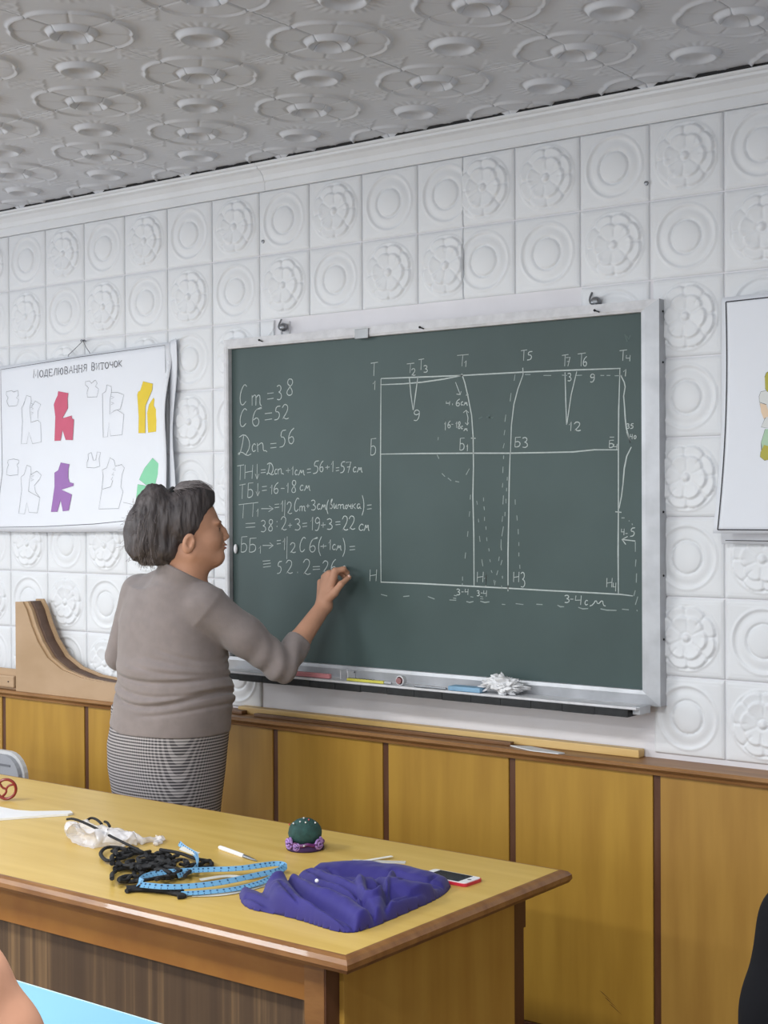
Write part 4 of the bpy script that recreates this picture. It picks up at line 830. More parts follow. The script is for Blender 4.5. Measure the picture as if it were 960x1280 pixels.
# pincushion
c0 = tp3(381.5, 1061); s = 46/(FPX/((c0-CAM)@FW))
pcu = thing('pincushion', 'dark green domed pincushion with purple base and lilac ribbon roses', 'pincushion', c0)
obj('base', lathe([(.001, .0005), (.50*s, .0005), (.52*s, .05*s), (.49*s, .14*s), (.44*s, .22*s), (.001, .22*s)], c0, 28), mat('deep_purple_felt', (58, 32, 78), .85, var=.3, scale=60), pcu, smooth=True)
bm = bmesh.new(); bmesh.ops.create_icosphere(bm, subdivisions=4, radius=1)
for q in bm.verts:
    d = q.co; f = 1+.04*mnoise.noise(d*3); z_ = d.z*.40*s*f+.44*s; q.co = Vector((c0[0]+d.x*.46*s*f, c0[1]+d.y*.46*s*f, TZ+max(z_, .12*s)))
obj('cushion', from_bm(bm), mat('bottle_green_felt', (38, 72, 68), .85, var=.25, scale=80, bump=.4, bscale=300), pcu, smooth=True)
LIL = mat('lilac_ribbon', (158, 122, 186), .6, var=.25, scale=90); MAG = mat('magenta_ribbon', (96, 30, 96), .45, var=.3, scale=80)
vr = np.array([RI[0], RI[1], 0]); vr /= np.linalg.norm(vr); vf = np.array([FW[0], FW[1], 0]); vf /= np.linalg.norm(vf)
def rose(an, dz, r):
    d = vr*math.sin(an)-vf*math.cos(an); c_ = c0+d*.50*s+[0, 0, dz]; tt = np.cross([0, 0, 1], d); P = []
    for i in range(26): t_ = i*.55; rr_ = r*(.12+.88*i/25); P.append(c_+tt*rr_*math.cos(t_)+np.array([0, 0, 1])*rr_*math.sin(t_)+d*(.006*(1-i/25)))
    obj('ribbon_rose', tube(P, r*.20, 6), LIL, pcu)
rose(-1.0, .22*s, .17*s); rose(.85, .22*s, .17*s); rose(-.45, .15*s, .11*s); rose(2.6, .2*s, .15*s)
P = [c0+(vr*math.sin(a_)-vf*math.cos(a_))*.485*s+[0, 0, .20*s+.02*s*math.sin(a_*9)] for a_ in np.linspace(0, 2*math.pi, 60)[:-1]]
obj('ribbon_band', tube(P, .05*s, 6, closed=True), MAG, pcu); obj('rhinestone', sphere(c0-vf*.53*s+[0, 0, .2*s], .03*s, 8, 6), ALU, pcu)
for i, (a_, e_, m_) in enumerate(((-.9, .75, (230, 230, 235)), (-.4, .95, (220, 220, 225)), (.1, .9, (240, 240, 240)), (.5, 1.1, (196, 60, 70)), (-.2, 1.3, (225, 225, 230)), (.9, .8, (230, 230, 232)), (-1.3, .6, (200, 70, 80)))):
    d = (vr*math.sin(a_)-vf*math.cos(a_))*math.cos(e_)+np.array([0, 0, 1])*math.sin(e_); p0 = c0+[0, 0, .44*s]+d*np.array([.42*s, .42*s, .34*s]); p1 = p0+d*.010
    pn = obj('pin', tube([p0, p1], .0007, 5), STEEL, pcu); obj('pin_head', sphere(p1, .0022, 8, 6), mat('pin_head', m_, .3), pn)
# white pen (seam ripper with a pointed grey tip)
a_, b2 = tp3(274, 1059, .005), tp3(321, 1076, .003); d = b2-a_
pn = thing('pen', 'white pen with a pointed grey metal tip lying alone on the table', 'pen', (*((a_+b2)/2)[:2], TZ))
obj('barrel', tube([a_, a_+d*.03, a_+d*.1, a_+d*.62, a_+d*.66], .0058, 12, scales=[.6, .95, 1, 1, .85]), mat('white_pen', (234, 234, 236), .3), pn)
obj('metal_tip', tube([a_+d*.66, a_+d*.8, a_+d*.95, b2], .0048, 10, scales=[1, .9, .5, .15]), STEEL, pn)
# blue measuring tape, loosely looped
TAPE = mat('blue_tape', (104, 158, 196), .45, var=.06); TAPEB = mat('tape_pale_back', (196, 194, 186), .5, var=.1)
tm = thing('measuring_tape', 'blue measuring tape with dark marks looped beside the royal blue cloth', 'tape', tp3(260, 1098))
def tape(pts, hs, tilt, m, w=.0165, name='tape_loop', marks=True):
    P = smoothpath([tp3(x, y, h) for (x, y), h in zip(pts, hs)], 2); n = len(P); V = []; Fc = []; SD = []
    for i, p in enumerate(P):
        t_ = P[min(i+1, n-1)]-P[max(i-1, 0)]; t_ /= np.linalg.norm(t_); sd = np.cross(t_, [0, 0, 1]); sd /= np.linalg.norm(sd)
        if sd@FW > 0: sd = -sd
        tl = tilt if not callable(tilt) else tilt(i/(n-1)); sd = sd*math.cos(tl)-np.array([0, 0, math.sin(tl)])
        nn = np.cross(t_, sd); nn = nn if nn[2] > 0 else -nn; SD.append((sd, nn))
        for a2, c2 in ((-.5, 0), (.5, 0), (.5, .0007), (-.5, .0007)): V.append(tuple(p+sd*a2*w+nn*c2))
    for i in range(n-1):
        for j in range(4): Fc.append((i*4+j, i*4+(j+1) % 4, (i+1)*4+(j+1) % 4, (i+1)*4+j))
    V = [(x, y, max(z, TZ+.0006)) for x, y, z in V]
    o = obj(name, (V, Fc), m, tm)
    if marks:
        gg = []; acc = 0
        for i in range(1, n):
            seg = np.linalg.norm(P[i]-P[i-1]); acc += seg
            if acc > .0085:
                acc = 0; sd, nn = SD[i]; t_ = P[i]-P[i-1]; t_ /= np.linalg.norm(t_); c_ = P[i]+nn*.0011
                for o1, hw, hl in ((-.18*w, .0022, .0042/2), (.34*w, .0022, .0015/2)):
                    q_ = [c_+sd*(o1-hw)+t_*hl, c_+sd*(o1+hw)+t_*hl, c_+sd*(o1+hw)-t_*hl, c_+sd*(o1-hw)-t_*hl]; gg.append(([tuple(z) for z in q_], [(0, 1, 2, 3)]))
        obj('scale_marks', join(*gg), mat('tape_marks', (34, 60, 96), .6), o)
tape([(174, 1106), (180, 1095), (205, 1090), (240, 1088), (262, 1087), (300, 1086), (330, 1081), (350, 1079), (357, 1083), (350, 1088), (320, 1094), (280, 1103), (240, 1108), (205, 1109), (176, 1106)], [.020, .022, .020, .018, .018, .020, .022, .022, .020, .018, .018, .018, .018, .02, .022], .55, TAPE)
tape([(226, 1117), (250, 1116), (285, 1113), (310, 1108), (330, 1102), (345, 1094), (352, 1088)], [.007, .008, .008, .008, .010, .012, .014], .35, TAPE)
tape([(222, 1095), (240, 1089), (247, 1083), (247, 1072), (244, 1067), (232, 1061), (224, 1054)], [.014, .016, .020, .024, .026, .030, .036], 1.0, TAPE, .012)
tape([(226, 1060), (236, 1064), (248, 1068)], [.03, .028, .026], .5, TAPEB, .013, 'tape_end', False)
tape([(250, 1100), (285, 1094), (310, 1098), (335, 1092), (350, 1094)], [.006, .006, .005, .006, .006], .2, TAPEB, .012, 'tape_loop', False)
tape([(240, 1120), (280, 1119), (312, 1112), (340, 1104)], [.002, .002, .002, .002], .1, TAPEB, .012, 'tape_loop', False)
# black elastic heaped in loops
BLK = mat('black_elastic', (22, 22, 25), .8, var=.3, scale=40, bump=.3, bscale=300)
el = thing('elastic', 'tangled heap of black elastic cord left of the blue measuring tape', 'cord', tp3(190, 1090))
def cord(pts, h, r=.0045, ry=None, it=2):
    hh = h if isinstance(h, (list, tuple)) else [h]*len(pts); obj('cord_loop', tube(smoothpath([tp3(x, y, q) for (x, y), q in zip(pts, hh)], it), r, 7, ry=ry or r*.8), BLK, el)
cord([(84, 1024), (92, 1023), (112, 1031), (134, 1043), (158, 1055), (185, 1068)], [.042, .048, .040, .032, .026, .016], .0042)
cord([(109, 1025), (114, 1022), (121, 1024), (127, 1030)], [.03, .034, .034, .03], .0042); cord([(131, 1027), (134, 1028), (137, 1033)], [.03, .032, .03], .0042)
cord([(152, 1060), (135, 1058), (126, 1064), (126, 1070), (134, 1077), (146, 1074), (160, 1066)], .010, .0052)
cord([(140, 1064), (150, 1060), (160, 1064), (158, 1072), (146, 1074)], .012, .006)
random.seed(11)
for _ in range(34):
    x = random.uniform(145, 235); yb = 1062+(x-145)*.19; y = random.uniform(yb-6, yb+24-(abs(x-190)*.12)); P = [(x, y)]; an = random.uniform(0, 6.28)
    for k in range(5): an += random.uniform(-1.5, 1.5); x = min(max(x+11*math.cos(an), 140), 262); y = min(max(y+4.5*math.sin(an), 1056+(x-145)*.17), 1100+(x-145)*.08); P.append((x, y))
    cord(P, [random.uniform(.004, .026) for _ in P], random.uniform(.0045, .0065))
cord([(200, 1062), (225, 1066), (245, 1074), (262, 1076), (266, 1080), (262, 1084), (240, 1084), (225, 1080)], [.018, .016, .012, .010, .010, .008, .008, .01], .0052)
cord([(144, 1088), (160, 1084), (180, 1090), (175, 1097), (160, 1094), (146, 1100), (160, 1103), (178, 1100)], .010, .0068)
cord([(158, 1114), (165, 1112), (185, 1112), (205, 1114), (225, 1118), (232, 1120), (222, 1121)], [.006]*7, .0068)
cord([(200, 1108), (215, 1110), (228, 1114)], .007, .006)
cord([(158, 1110), (175, 1109), (195, 1111), (215, 1113)], .008, .0068)
# crumpled clear bag
BAG = mat('clear_crumpled_film', (236, 234, 238), .25, var=.03); BAG.node_tree.nodes['Principled BSDF'].inputs['Alpha'].default_value = .55
bc = [tp3(x, y, .012) for x, y in ((88, 1038), (105, 1042), (125, 1046), (150, 1050), (175, 1052), (198, 1054))]
lo = np.min(bc, 0)-.07; hi = np.max(bc, 0)+.07
v = Vol(AR(lo[0], hi[0], .004), AR(lo[1], hi[1], .004), AR(TZ-.01, TZ+.09, .004))
v.chain([tp3(94, 1046, .022), tp3(112, 1050, .020), tp3(135, 1050, .016), tp3(160, 1050, .016)], [.026, .020, .018, .020], .02)
v.cone(tp3(90, 1036, .030), tp3(93, 1040, .030), .020, .020, .015); v.cone(tp3(100, 1032, .020), tp3(150, 1042, .014), .012, .014, .02)
v.chain([tp3(155, 1046, .014), tp3(178, 1050, .010), tp3(200, 1048, .008)], [.016, .012, .008], .012); v.chain([tp3(176, 1040, .006), tp3(192, 1040, .008), tp3(203, 1048, .008), tp3(196, 1055, .006)], [.005, .006, .007, .007], .004)
v.D = np.maximum(v.D, (TZ+.001)-v.ax[2][None, None, :])
def crump(V):
    out = V.copy()
    for i, p in enumerate(V):
        n_ = mnoise.noise_vector(Vector(p*38))*.011+mnoise.noise_vector(Vector(p*90))*.0045; out[i] = p+np.array(n_)
    out[:, 2] = np.maximum(out[:, 2], TZ+.0008); return out
tag(vobj('plastic_bag', v.mesh(), BAG, relax=1, disp=crump), 'crumpled translucent plastic bag behind the black elastic', 'bag')
# white plastic drafting pieces and red handled item at the left edge
WP = mat('white_plastic_gauge', (232, 234, 236), .3, var=.02)
g1 = [tp3(x, y)[:2] for x, y in ((-30, 1008), (0, 1011), (20, 1015), (40, 1016.5), (88, 1016), (91, 1018.5), (85, 1020), (40, 1023), (0, 1026), (-30, 1028))]
tag(obj('plastic_gauge', prism_z([tuple(p) for p in g1], TZ+.0005, TZ+.0065), WP), "white plastic tailor's gauge with a pointed end at the table's left", 'gauge')
rc = tp3(8, 1001, 0); rt = thing('tape_ring', 'small dark red ring shaped reel standing by the left edge of the table', 'ring', rc)
cz_ = .036
ringM = np.stack([vr, vf, [0, 0, 1]], 1)
RED = mat('dark_red_plastic', (136, 40, 34), .3, var=.1)
tor = [(.029*math.cos(a_), 0, .029*math.sin(a_)) for a_ in np.linspace(0, 2*math.pi, 33)[:-1]]
obj('rim', xf(sweep(tor, circ(.0045, 8, .007), closed=True, up=(0, 1, 0)), M=ringM, loc=rc+[0, 0, cz_-.0007]), RED, rt)
for a_ in (.5, 2.4, 4.2): obj('spoke', xf(tube(smoothpath([(0, 0, 0), (.012*math.cos(a_+.5), 0, .012*math.sin(a_+.5)), (.028*math.cos(a_), 0, .028*math.sin(a_))], 1), .0035, 7), M=ringM, loc=rc+[0, 0, cz_]), RED, rt)
# ================================================================= PUPILS' DESK
dy1 = -2.118-.006
DESK = mat('light_blue_desktop', (128, 186, 214), .4, var=.03, scale=3)
dk = thing('desk', 'light blue topped school desk at the bottom left in front of the table', 'desk', (2.95, dy1-.2, 0))
dx1 = T(216, 1280)[0]+.22
obj('desktop', box(dx1-1.3, dx1, dy1-.40, dy1, TZ-.018, TZ, .001), DESK, dk); obj('edge_band', box(dx1-1.3, dx1, dy1, dy1+.0025, TZ-.018, TZ+.0005), mat('pale_blue_edge', (198, 222, 232), .4), dk)
for a_ in (dx1-1.22, dx1-.08):
    for b2 in (dy1-.36, dy1-.05): obj('leg', tube([(a_, b2, 0), (a_, b2, TZ-.018)], .014, 8), STEEL, dk)
# ================================================================= THE WOMAN AT THE BOARD
SKIN = mat('skin', (192, 144, 118), .55, var=.07, scale=18, bump=.08, bscale=200, spec=.35)
SWE = mat('grey_brown_knit', (132, 122, 120), .9, var=.07, scale=30, bump=.35, bscale=520, sheen=.25)
HAIR = mat('dark_grey_hair', (82, 75, 75), .55, scale=26, stretch=(1.6, 1.6, .35), rgb2=(48, 42, 44), bump=.5, bscale=120)
HAIRL = mat('greying_hair_strand', (128, 120, 120), .5, var=.25, scale=60)
def check_mat():
    m = mat('fine_check_tweed', (120, 118, 120), .85); n = m.node_tree.nodes; L = m.node_tree.links; b = n['Principled BSDF']
    tc = n.new('ShaderNodeTexCoord'); sp = n.new('ShaderNodeSeparateXYZ'); L.new(tc.outputs['Object'], sp.inputs[0])
    def wave(src, per, thr):
        a = n.new('ShaderNodeMath'); a.operation = 'MULTIPLY'; a.inputs[1].default_value = 1/per; L.new(src, a.inputs[0])
        f = n.new('ShaderNodeMath'); f.operation = 'FRACT'; L.new(a.outputs[0], f.inputs[0])
        g = n.new('ShaderNodeMath'); g.operation = 'GREATER_THAN'; g.inputs[1].default_value = thr; L.new(f.outputs[0], g.inputs[0]); return g.outputs[0]
    z = wave(sp.outputs[2], .0100, .5); ad = n.new('ShaderNodeMath'); ad.operation = 'SUBTRACT'; L.new(sp.outputs[0], ad.inputs[0]); L.new(sp.outputs[1], ad.inputs[1])
    x = wave(ad.outputs[0], .0085, .55)
    s = n.new('ShaderNodeMath'); s.operation = 'ADD'; L.new(z, s.inputs[0]); k = n.new('ShaderNodeMath'); k.operation = 'MULTIPLY'; k.inputs[1].default_value = .38; L.new(x, k.inputs[0]); L.new(k.outputs[0], s.inputs[1])
    r = n.new('ShaderNodeValToRGB'); e = r.color_ramp.elements; e[0].color = (*lin((52, 50, 54)), 1); e[0].position = 0; e[1].color = (*lin((178, 172, 172)), 1); e[1].position = 1
    dv = n.new('ShaderNodeMath'); dv.operation = 'DIVIDE'; dv.inputs[1].default_value = 1.38; L.new(s.outputs[0], dv.inputs[0]); L.new(dv.outputs[0], r.inputs[0]); L.new(r.outputs[0], b.inputs['Base Color']); return m
CHECK = check_mat()
wy = -.50
wx = lambda px, py: W(px, py, wy)[0]
wz = lambda px, py: W(px, py, wy)[2]
NB = W(232, 722, wy)                       # base of the neck
RSH = W(262, 762, wy)+[-.012, 0, .012]; REL = W(352, 832, -.33); RWR = W(405, 757, -.135)
LSH = W(170, 741, wy)+[.020, 0, 0]; LEL = W(150, 820, wy-.01); LWR = LEL+[.10, .20, -.03]
EAR = W(238, 680, -.567); Fh = np.array([.62, .785, 0.]); Lh = np.array([-.785, .62, 0.]); H0 = EAR+Lh*.075
hp = lambda f, l, z: H0+Fh*f*.97+Lh*l+np.array([0, 0, z])
HA = np.array([Fh, Lh, [0, 0, 1]])
wm = thing('person', 'woman in grey-brown sweater and checked skirt writing on the green board with raised arm', 'person', (wx(208, 930), wy, 0))
# torso sections measured along the silhouette (outer cloth size)
SEC = [(735, 214, .140, .100), (752, 214, .166, .120), (775, 213, .183, .136), (800, 213.5, .186, .142), (825, 215.5, .192, .149), (850, 218, .200, .153), (880, 215.5, .207, .160), (905, 212.5, .211, .164), (930, 209, .212, .168), (960, 208, .207, .164), (1000, 209, .192, .150)]
rows = [(wz(c, y), wx(c, y), wy, a_, b2) for y, c, a_, b2 in SEC]
zt = rows[0][0]
body = Vol(np.concatenate([AR(1.05, 1.40, .006), AR(1.404, 1.92, .0027)]), AR(-.74, -.03, .0031), np.concatenate([AR(-.01, .86, .013), AR(.87, 1.27, .006), AR(1.275, 1.76, .0027)]))
sh = .022
low = [(.70, rows[-1][1], wy, .178, .14), (.60, rows[-1][1], wy, .165, .125)]
body.loft([(z, x, y, a_-sh, b2-sh) for z, x, y, a_, b2 in rows+low], .02)
body.chain([LSH+[.01, 0, -.01], NB+[-.03, 0, .0], RSH+[-.01, 0, .0]], [.050, .052, .050], .04)
body.chain([NB+[-.02, -.02, -.05], NB+[-.005, 0, .0], hp(-.025, 0, -.03)], [.075, .058, .056], .035)
body.chain([RSH, (RSH+REL)/2, REL], [.054, .049, .041], .03); body.chain([REL, REL*.6+RWR*.4, RWR], [.041, .036, .0265], .01)
body.chain([LSH, (LSH+LEL)/2, LEL], [.054, .048, .041], .03); body.chain([LEL, LEL*.6+LWR*.4, LWR], [.041, .035, .026], .01)
# legs and feet
for sx_ in (-1, 1):
    hx = rows[-1][1]+sx_*.085; body.chain([(hx, wy, .74), (hx+sx_*.002, wy-.005, .48), (hx, wy-.02, .36), (hx, wy-.01, .09)], [.085, .056, .054, .036], .02)
    body.chain([(hx, wy-.03, .055), (hx+sx_*.02, wy+.15, .035)], [.032, .026], .02)
# head
body.ell(hp(0, 0, .070), (.097, .076, .092), .01, A=HA); body.ell(hp(.055, 0, .012), (.062, .060, .084), .02, A=HA)
for s_ in (-1, 1):
    body.cone(hp(.012, s_*.050, -.030), hp(.092, s_*.018, -.048), .021, .017, .03)
    body.ell(hp(.070, s_*.038, .012), (.030, .022, .028), .02, A=HA)
    body.ell(hp(.092, s_*.030, .067), (.014, .024, .008), .014, A=HA)
body.cone(hp(.097, -.010, -.044), hp(.097, .010, -.044), .021, .021, .02); body.cone(hp(.070, 0, -.052), hp(.010, 0, -.085), .026, .040, .03)
body.cone(hp(.02, 0, -.02), hp(.0, 0, -.09), .055, .052, .03)
for s_ in (-1, 1): body.ell(hp(.116, s_*.032, .047), (.022, .016, .011), .010, '-', A=HA)
body.chain([hp(.103, 0, .064), hp(.119, 0, .040), hp(.129, 0, .021)], [.006, .0085, .0100], .010)
for s_ in (-1, 1): body.ell(hp(.119, s_*.011, .014), (.012, .007, .008), .006, A=HA); body.ell(hp(.089, s_*.031, .045), (.013, .015, .012), .004, A=HA)
body.ell(hp(.117, 0, -.004), (.010, .022, .0065), .006, A=HA); body.ell(hp(.114, 0, -.017), (.011, .020, .0075), .006, A=HA); body.ell(hp(.131, 0, -.0105), (.010, .024, .0018), .002, '-', A=HA)
tl = .20
for s_ in (-1, 1):
    EA = np.array([Fh*math.cos(tl)+np.array([0, 0, -math.sin(tl)]), Lh, Fh*math.sin(tl)+np.array([0, 0, math.cos(tl)])])
    body.ell(hp(-.006, s_*.078, .002), (.0205, .0095, .0330), .004, A=EA); body.ell(hp(-.002, s_*.090, .006), (.0125, .011, .0200), .003, '-', A=EA)
    body.ell(hp(.004, s_*.082, -.002), (.005, .005, .008), .003, A=EA)
# right hand holding the chalk: palm, four fingers, thumb
def fp(px, py, y): return W(px, py, y)
K = [fp(419, 714, -.120), fp(412, 717, -.114), fp(405.5, 721.5, -.108), fp(400.5, 727.5, -.103)]
for k_, r0 in zip(K, (.0125, .0125, .0115, .0105)): body.cone(RWR+(k_-K[1])*.30, k_, .0185, r0, .012)
body.cone(RWR, (K[1]+K[2])/2, .026, .012, .012, sc=None)
FING = [([K[0], fp(429.5, 711.5, -.100), fp(434, 716, -.078), fp(434.5, 720.5, -.064)], [.0108, .0096, .0084, .0070]),
        ([K[1], fp(423, 714, -.090), fp(430, 719.5, -.072), fp(432, 725, -.062)], [.0108, .0096, .0086, .0072]),
        ([K[2], fp(414, 720, -.080), fp(421, 727, -.064), fp(424, 734, -.064)], [.0102, .0092, .0082, .0068]),
        ([K[3], fp(407, 728, -.078), fp(412, 735, -.066), fp(415, 741, -.068)], [.0092, .0082, .0072, .0062])]
for P, R_ in FING: body.chain(P, R_, .0035)
body.chain([RWR+[.012, -.004, .020], fp(418, 741, -.136), fp(426, 730.5, -.124), fp(436.5, 721.5, -.092)], [.019, .0135, .0102, .0078], .006)
# left hand resting in front of the waist
lh = LWR+np.array([.045, .045, .0]); body.cone(LWR, lh, .024, .022, .01, sc=(1, 1, 1))
for i in range(4): q = lh+np.array([.0, .012, .028-.018*i]); body.chain([lh+[0, 0, .02-.013*i], q+[.028, .004, 0], q+[.046, -.018, 0]], [.011, .009, .0075], .003)
body.chain([LWR+[.01, .01, .015], lh+[.0, -.022, .035], lh+[.03, -.03, .035]], [.014, .011, .008], .004)
vobj('body', body.mesh(), SKIN, wm, relax=1)
del body
# sweater
CUF = REL*.60+RWR*.40+np.array([.003, 0, .003]); cdv = (RWR-REL)/np.linalg.norm(RWR-REL)
sw = Vol(AR(1.05, 1.90, .0040), AR(-.74, -.12, .0042), AR(.86, 1.56, .0038))
sw.loft([(z, x, y, a_, b2) for z, x, y, a_, b2 in rows], .02)
sw.ell((wx(213, 800), wy+.075, wz(213, 812)), (.15, .095, .075), .05)       # bust
sw.ell((wx(217, 872), wy+.03, wz(217, 868)), (.198, .150, .07), .03)        # waist roll
sw.ell((wx(217, 835), wy-.02, wz(217, 832)), (.186, .142, .05), .02)
sw.chain([LSH+[.01, 0, -.008], NB+[-.03, 0, -.004], RSH+[-.01, 0, .002]], [.060, .058, .060], .045)
sw.chain([NB+[-.02, -.02, -.05], NB+[-.012, -.008, -.006], NB+[-.010, -.004, .035]], [.085, .068, .063], .035)
sw.chain([NB+[-.004, 0, -.01], NB*.5+hp(-.008, 0, -.07)*.5, hp(-.008, 0, -.06)], [.074, .0685, .067], .03); sw.chain([RSH, RSH*.5+REL*.5, REL], [.065, .061, .054], .03); sw.chain([REL, CUF+cdv*.03], [.054, .040], .012)
sw.chain([LSH, LSH*.6+LEL*.4], [.063, .058], .022); sw.chain([LSH*.6+LEL*.4, LEL], [.058, .050], .003); sw.chain([LEL, LWR], [.050, .034], .004)
sl, X, Y, Z = sw.sub((1., -.8, .8), (2., 0., 1.6))
sw.D = np.maximum(sw.D, np.where((X-REL[0])**2+(Y-REL[1])**2+(Z-REL[2])**2 < .32**2, (X-CUF[0])*cdv[0]+(Y-CUF[1])*cdv[1]+(Z-CUF[2])*cdv[2], -1) + np.where(X < REL[0]-.10, -1, 0))
hem = lambda X: wz(212, 916)+.010+.035*np.clip((1.36-X)/.18, 0, 1)
sw.D = np.maximum(sw.D, hem(X)-Z)
nz_ = NB[2]+.036; sw.D = np.where((np.abs(X-NB[0]) < .13) & (Z > NB[2]-.05), np.maximum(sw.D, ((Z-NB[2]-.020)+.50*((X-NB[0])*.70+(Y-wy)*.71))*.88), sw.D)
# folds of the knit across back and waist, and round the bent sleeve
fz = lambda y: wz(215, y)
und = (X-1.43)
def crease(z0, slope, curve, wdt, amp, xa, xb): return amp*np.exp(-((Z-z0-slope*und-curve*und**2)/wdt)**2)*np.clip((X-xa)/.06, 0, 1)*np.clip((xb-X)/.05, 0, 1)
tor = (np.abs(und) < .26) & (Z < RSH[2]-.05)
cr = crease(fz(876), -.05, 1.1, .008, .011, 1.24, 1.70)+crease(fz(862), -.10, .7, .007, .007, 1.28, 1.70)+crease(fz(846), -.06, .5, .007, .007, 1.30, 1.68)+crease(fz(828), -.16, .2, .008, .006, 1.38, 1.68)+crease(fz(812), -.22, 0, .008, .005, 1.45, 1.66)+crease(fz(795), -.35, 0, .008, .004, 1.48, 1.66)+crease(fz(888), .02, .6, .006, .005, 1.42, 1.70)
cr = cr-.5*(crease(fz(876)+.016, -.05, 1.1, .009, .009, 1.24, 1.70)+crease(fz(846)+.014, -.06, .5, .009, .007, 1.30, 1.68))
sw.D += np.where(tor, cr, 0).astype(np.float32)
ad_ = (REL-RSH)/np.linalg.norm(REL-RSH); sU = ((X-RSH[0])*ad_[0]+(Y-RSH[1])*ad_[1]+(Z-RSH[2])*ad_[2]); arm = X > RSH[0]+.03
dR = np.sqrt((X-REL[0])**2+(Y-REL[1])**2+(Z-REL[2])**2)
sw.D += np.where(arm & (dR < .15), .0060*np.sin((sU+.5*(Z-REL[2])-.35*(X-REL[0]))*190)*np.exp(-(dR/.085)**2), 0).astype(np.float32)
sw.D -= (.0022*np.exp(-((sU-.006)/.009)**2)*(np.sqrt((X-RSH[0])**2+(Y-RSH[1])**2+(Z-RSH[2])**2) < .09)).astype(np.float32)
sweater = vobj('sweater', sw.mesh(), SWE, wm, relax=2); del sw
# skirt
sk = Vol(AR(1.10, 1.75, .006), AR(-.74, -.26, .006), AR(.44, 1.02, .007))
r2_ = [(z, x, y, a_-.003, b2-.003) for z, x, y, a_, b2 in rows if z < 1.0]+[(.66, rows[-1][1], wy, .186, .146), (.50, rows[-1][1], wy, .178, .140)]
r2_ = [(.99, rows[-3][1], wy, .196, .150)]+r2_
sk.loft(r2_, .01); vobj('skirt', sk.mesh(), CHECK, wm, relax=1)
seamx = wx(250, 930)
for s_ in (-1, 1): 
    hx = rows[-1][1]+s_*.085; obj('shoe', xf(sphere((0, 0, 0), 1, 16, 10, (.046, .125, .040)), loc=(hx+s_*.012, wy+.055, .040)), mat('black_shoe', (28, 26, 28), .4), wm, smooth=True)
# hair
hv = Vol(AR(H0[0]-.25, H0[0]+.14, .0038), AR(H0[1]-.26, H0[1]+.14, .0038), AR(H0[2]-.12, H0[2]+.24, .0038))
hv.ell(hp(-.012, 0, .078), (.107, .086, .097), .01, A=HA)
sl, X, Y, Z = hv.sub(H0-.4, H0+.4); f_ = ((X-H0[0])*Fh[0]+(Y-H0[1])*Fh[1])/.97; l_ = (X-H0[0])*Lh[0]+(Y-H0[1])*Lh[1]; z_ = Z-H0[2]
hv.D = np.maximum(hv.D, np.maximum((f_-.012-.52*(z_-.02))*.85, np.where(f_ > -.015, .026-z_, -.055-z_+ (f_+.015)*.4)))
hv.ell(hp(.034, 0, .150), (.056, .060, .044), .018, A=HA); hv.ell(hp(.012, 0, .135), (.066, .075, .055), .02, A=HA)
hv.ell(hp(-.104, 0, .115), (.060, .060, .078), .020, A=HA); hv.ell(hp(-.128, -.004, .045), (.076, .070, .090), .03, A=HA); hv.ell(hp(-.118, 0, -.014), (.076, .064, .056), .03, A=HA); hv.ell(hp(-.068, -.01, -.020), (.042, .060, .045), .02, A=HA)
hv.ell(hp(-.052, 0, .192), (.014, .10, .022), .012, '-', A=HA)
def hairdisp(V):
    out = V.copy(); c = hp(-.08, 0, .06)
    for i, p in enumerate(V):
        d = p-c; d = d/(np.linalg.norm(d)+1e-6); q = p-H0
        s1 = mnoise.noise(Vector((q[0]*42, q[1]*42, q[2]*10)))*.0065+mnoise.noise(Vector((q[0]*130, q[1]*130, q[2]*26+5)))*.0035
        out[i] = p+d*s1
    return out
hair = vobj('hair', hv.mesh(), HAIR, wm, relax=2, disp=hairdisp); del hv
random.seed(5); gg = []; root = hp(-.062, 0, .165)
for _ in range(420):     # loose strands running down the tail and standing off it
    a_ = random.uniform(-1, 1); b2 = random.uniform(-1.2, 1.2); P = [root+Lh*b2*.012]
    ln = random.uniform(.75, 1.08)
    for t_ in (.25, .5, .75, 1.):
        th = a_*1.25; rad = math.sin(min(t_*2.3, 2.4))*.085*(.90+.2*random.random())
        P.append(hp(-.075-.070*math.sin(t_*2.2)*(1+.25*a_)-.012*a_, -b2*.070*math.sin(t_*2.6), .165-.225*t_*ln))
    P = [p+np.array([random.gauss(0, .004) for _ in range(3)]) for p in P]; gg.append(tube(smoothpath(P, 1), .0006, 3, scales=None))
for _ in range(320):     # frizz that leaves the outline of the tail
    th = random.uniform(0, 6.28); ph_ = random.uniform(-1.2, 1.2); c_ = hp(-.122, 0, .045); d = Fh*math.cos(th)*math.cos(ph_)*.080+Lh*math.sin(ph_)*.072+np.array([0, 0, math.sin(th)*math.cos(ph_)*.105])
    if d@Fh > .02: continue
    e_ = np.array([random.gauss(0, .012) for _ in range(3)]); e_[2] -= .012
    P = [c_+d*.92, c_+d*1.03+e_*.4, c_+d*random.uniform(1.05, 1.16)+e_]; gg.append(tube(smoothpath(P, 1), .0005, 3))
for _ in range(160):
    t0 = random.uniform(-.9, .9); f0 = random.uniform(-.03, .085); z0 = .120+.045*math.sin(min(1, (f0+.05)/.08)*1.5)
    P = [hp(f0, t0*.062, z0+.02*(1-abs(t0))), hp(f0*.6-.02, t0*.075, z0+.034*(1-t0*t0)+.01), hp(-.05, t0*.045, .172)]
    gg.append(tube(smoothpath(P, 1), .0006, 3))
tag(obj('loose_strands', join(*gg), HAIRL, hair), kind='stuff')
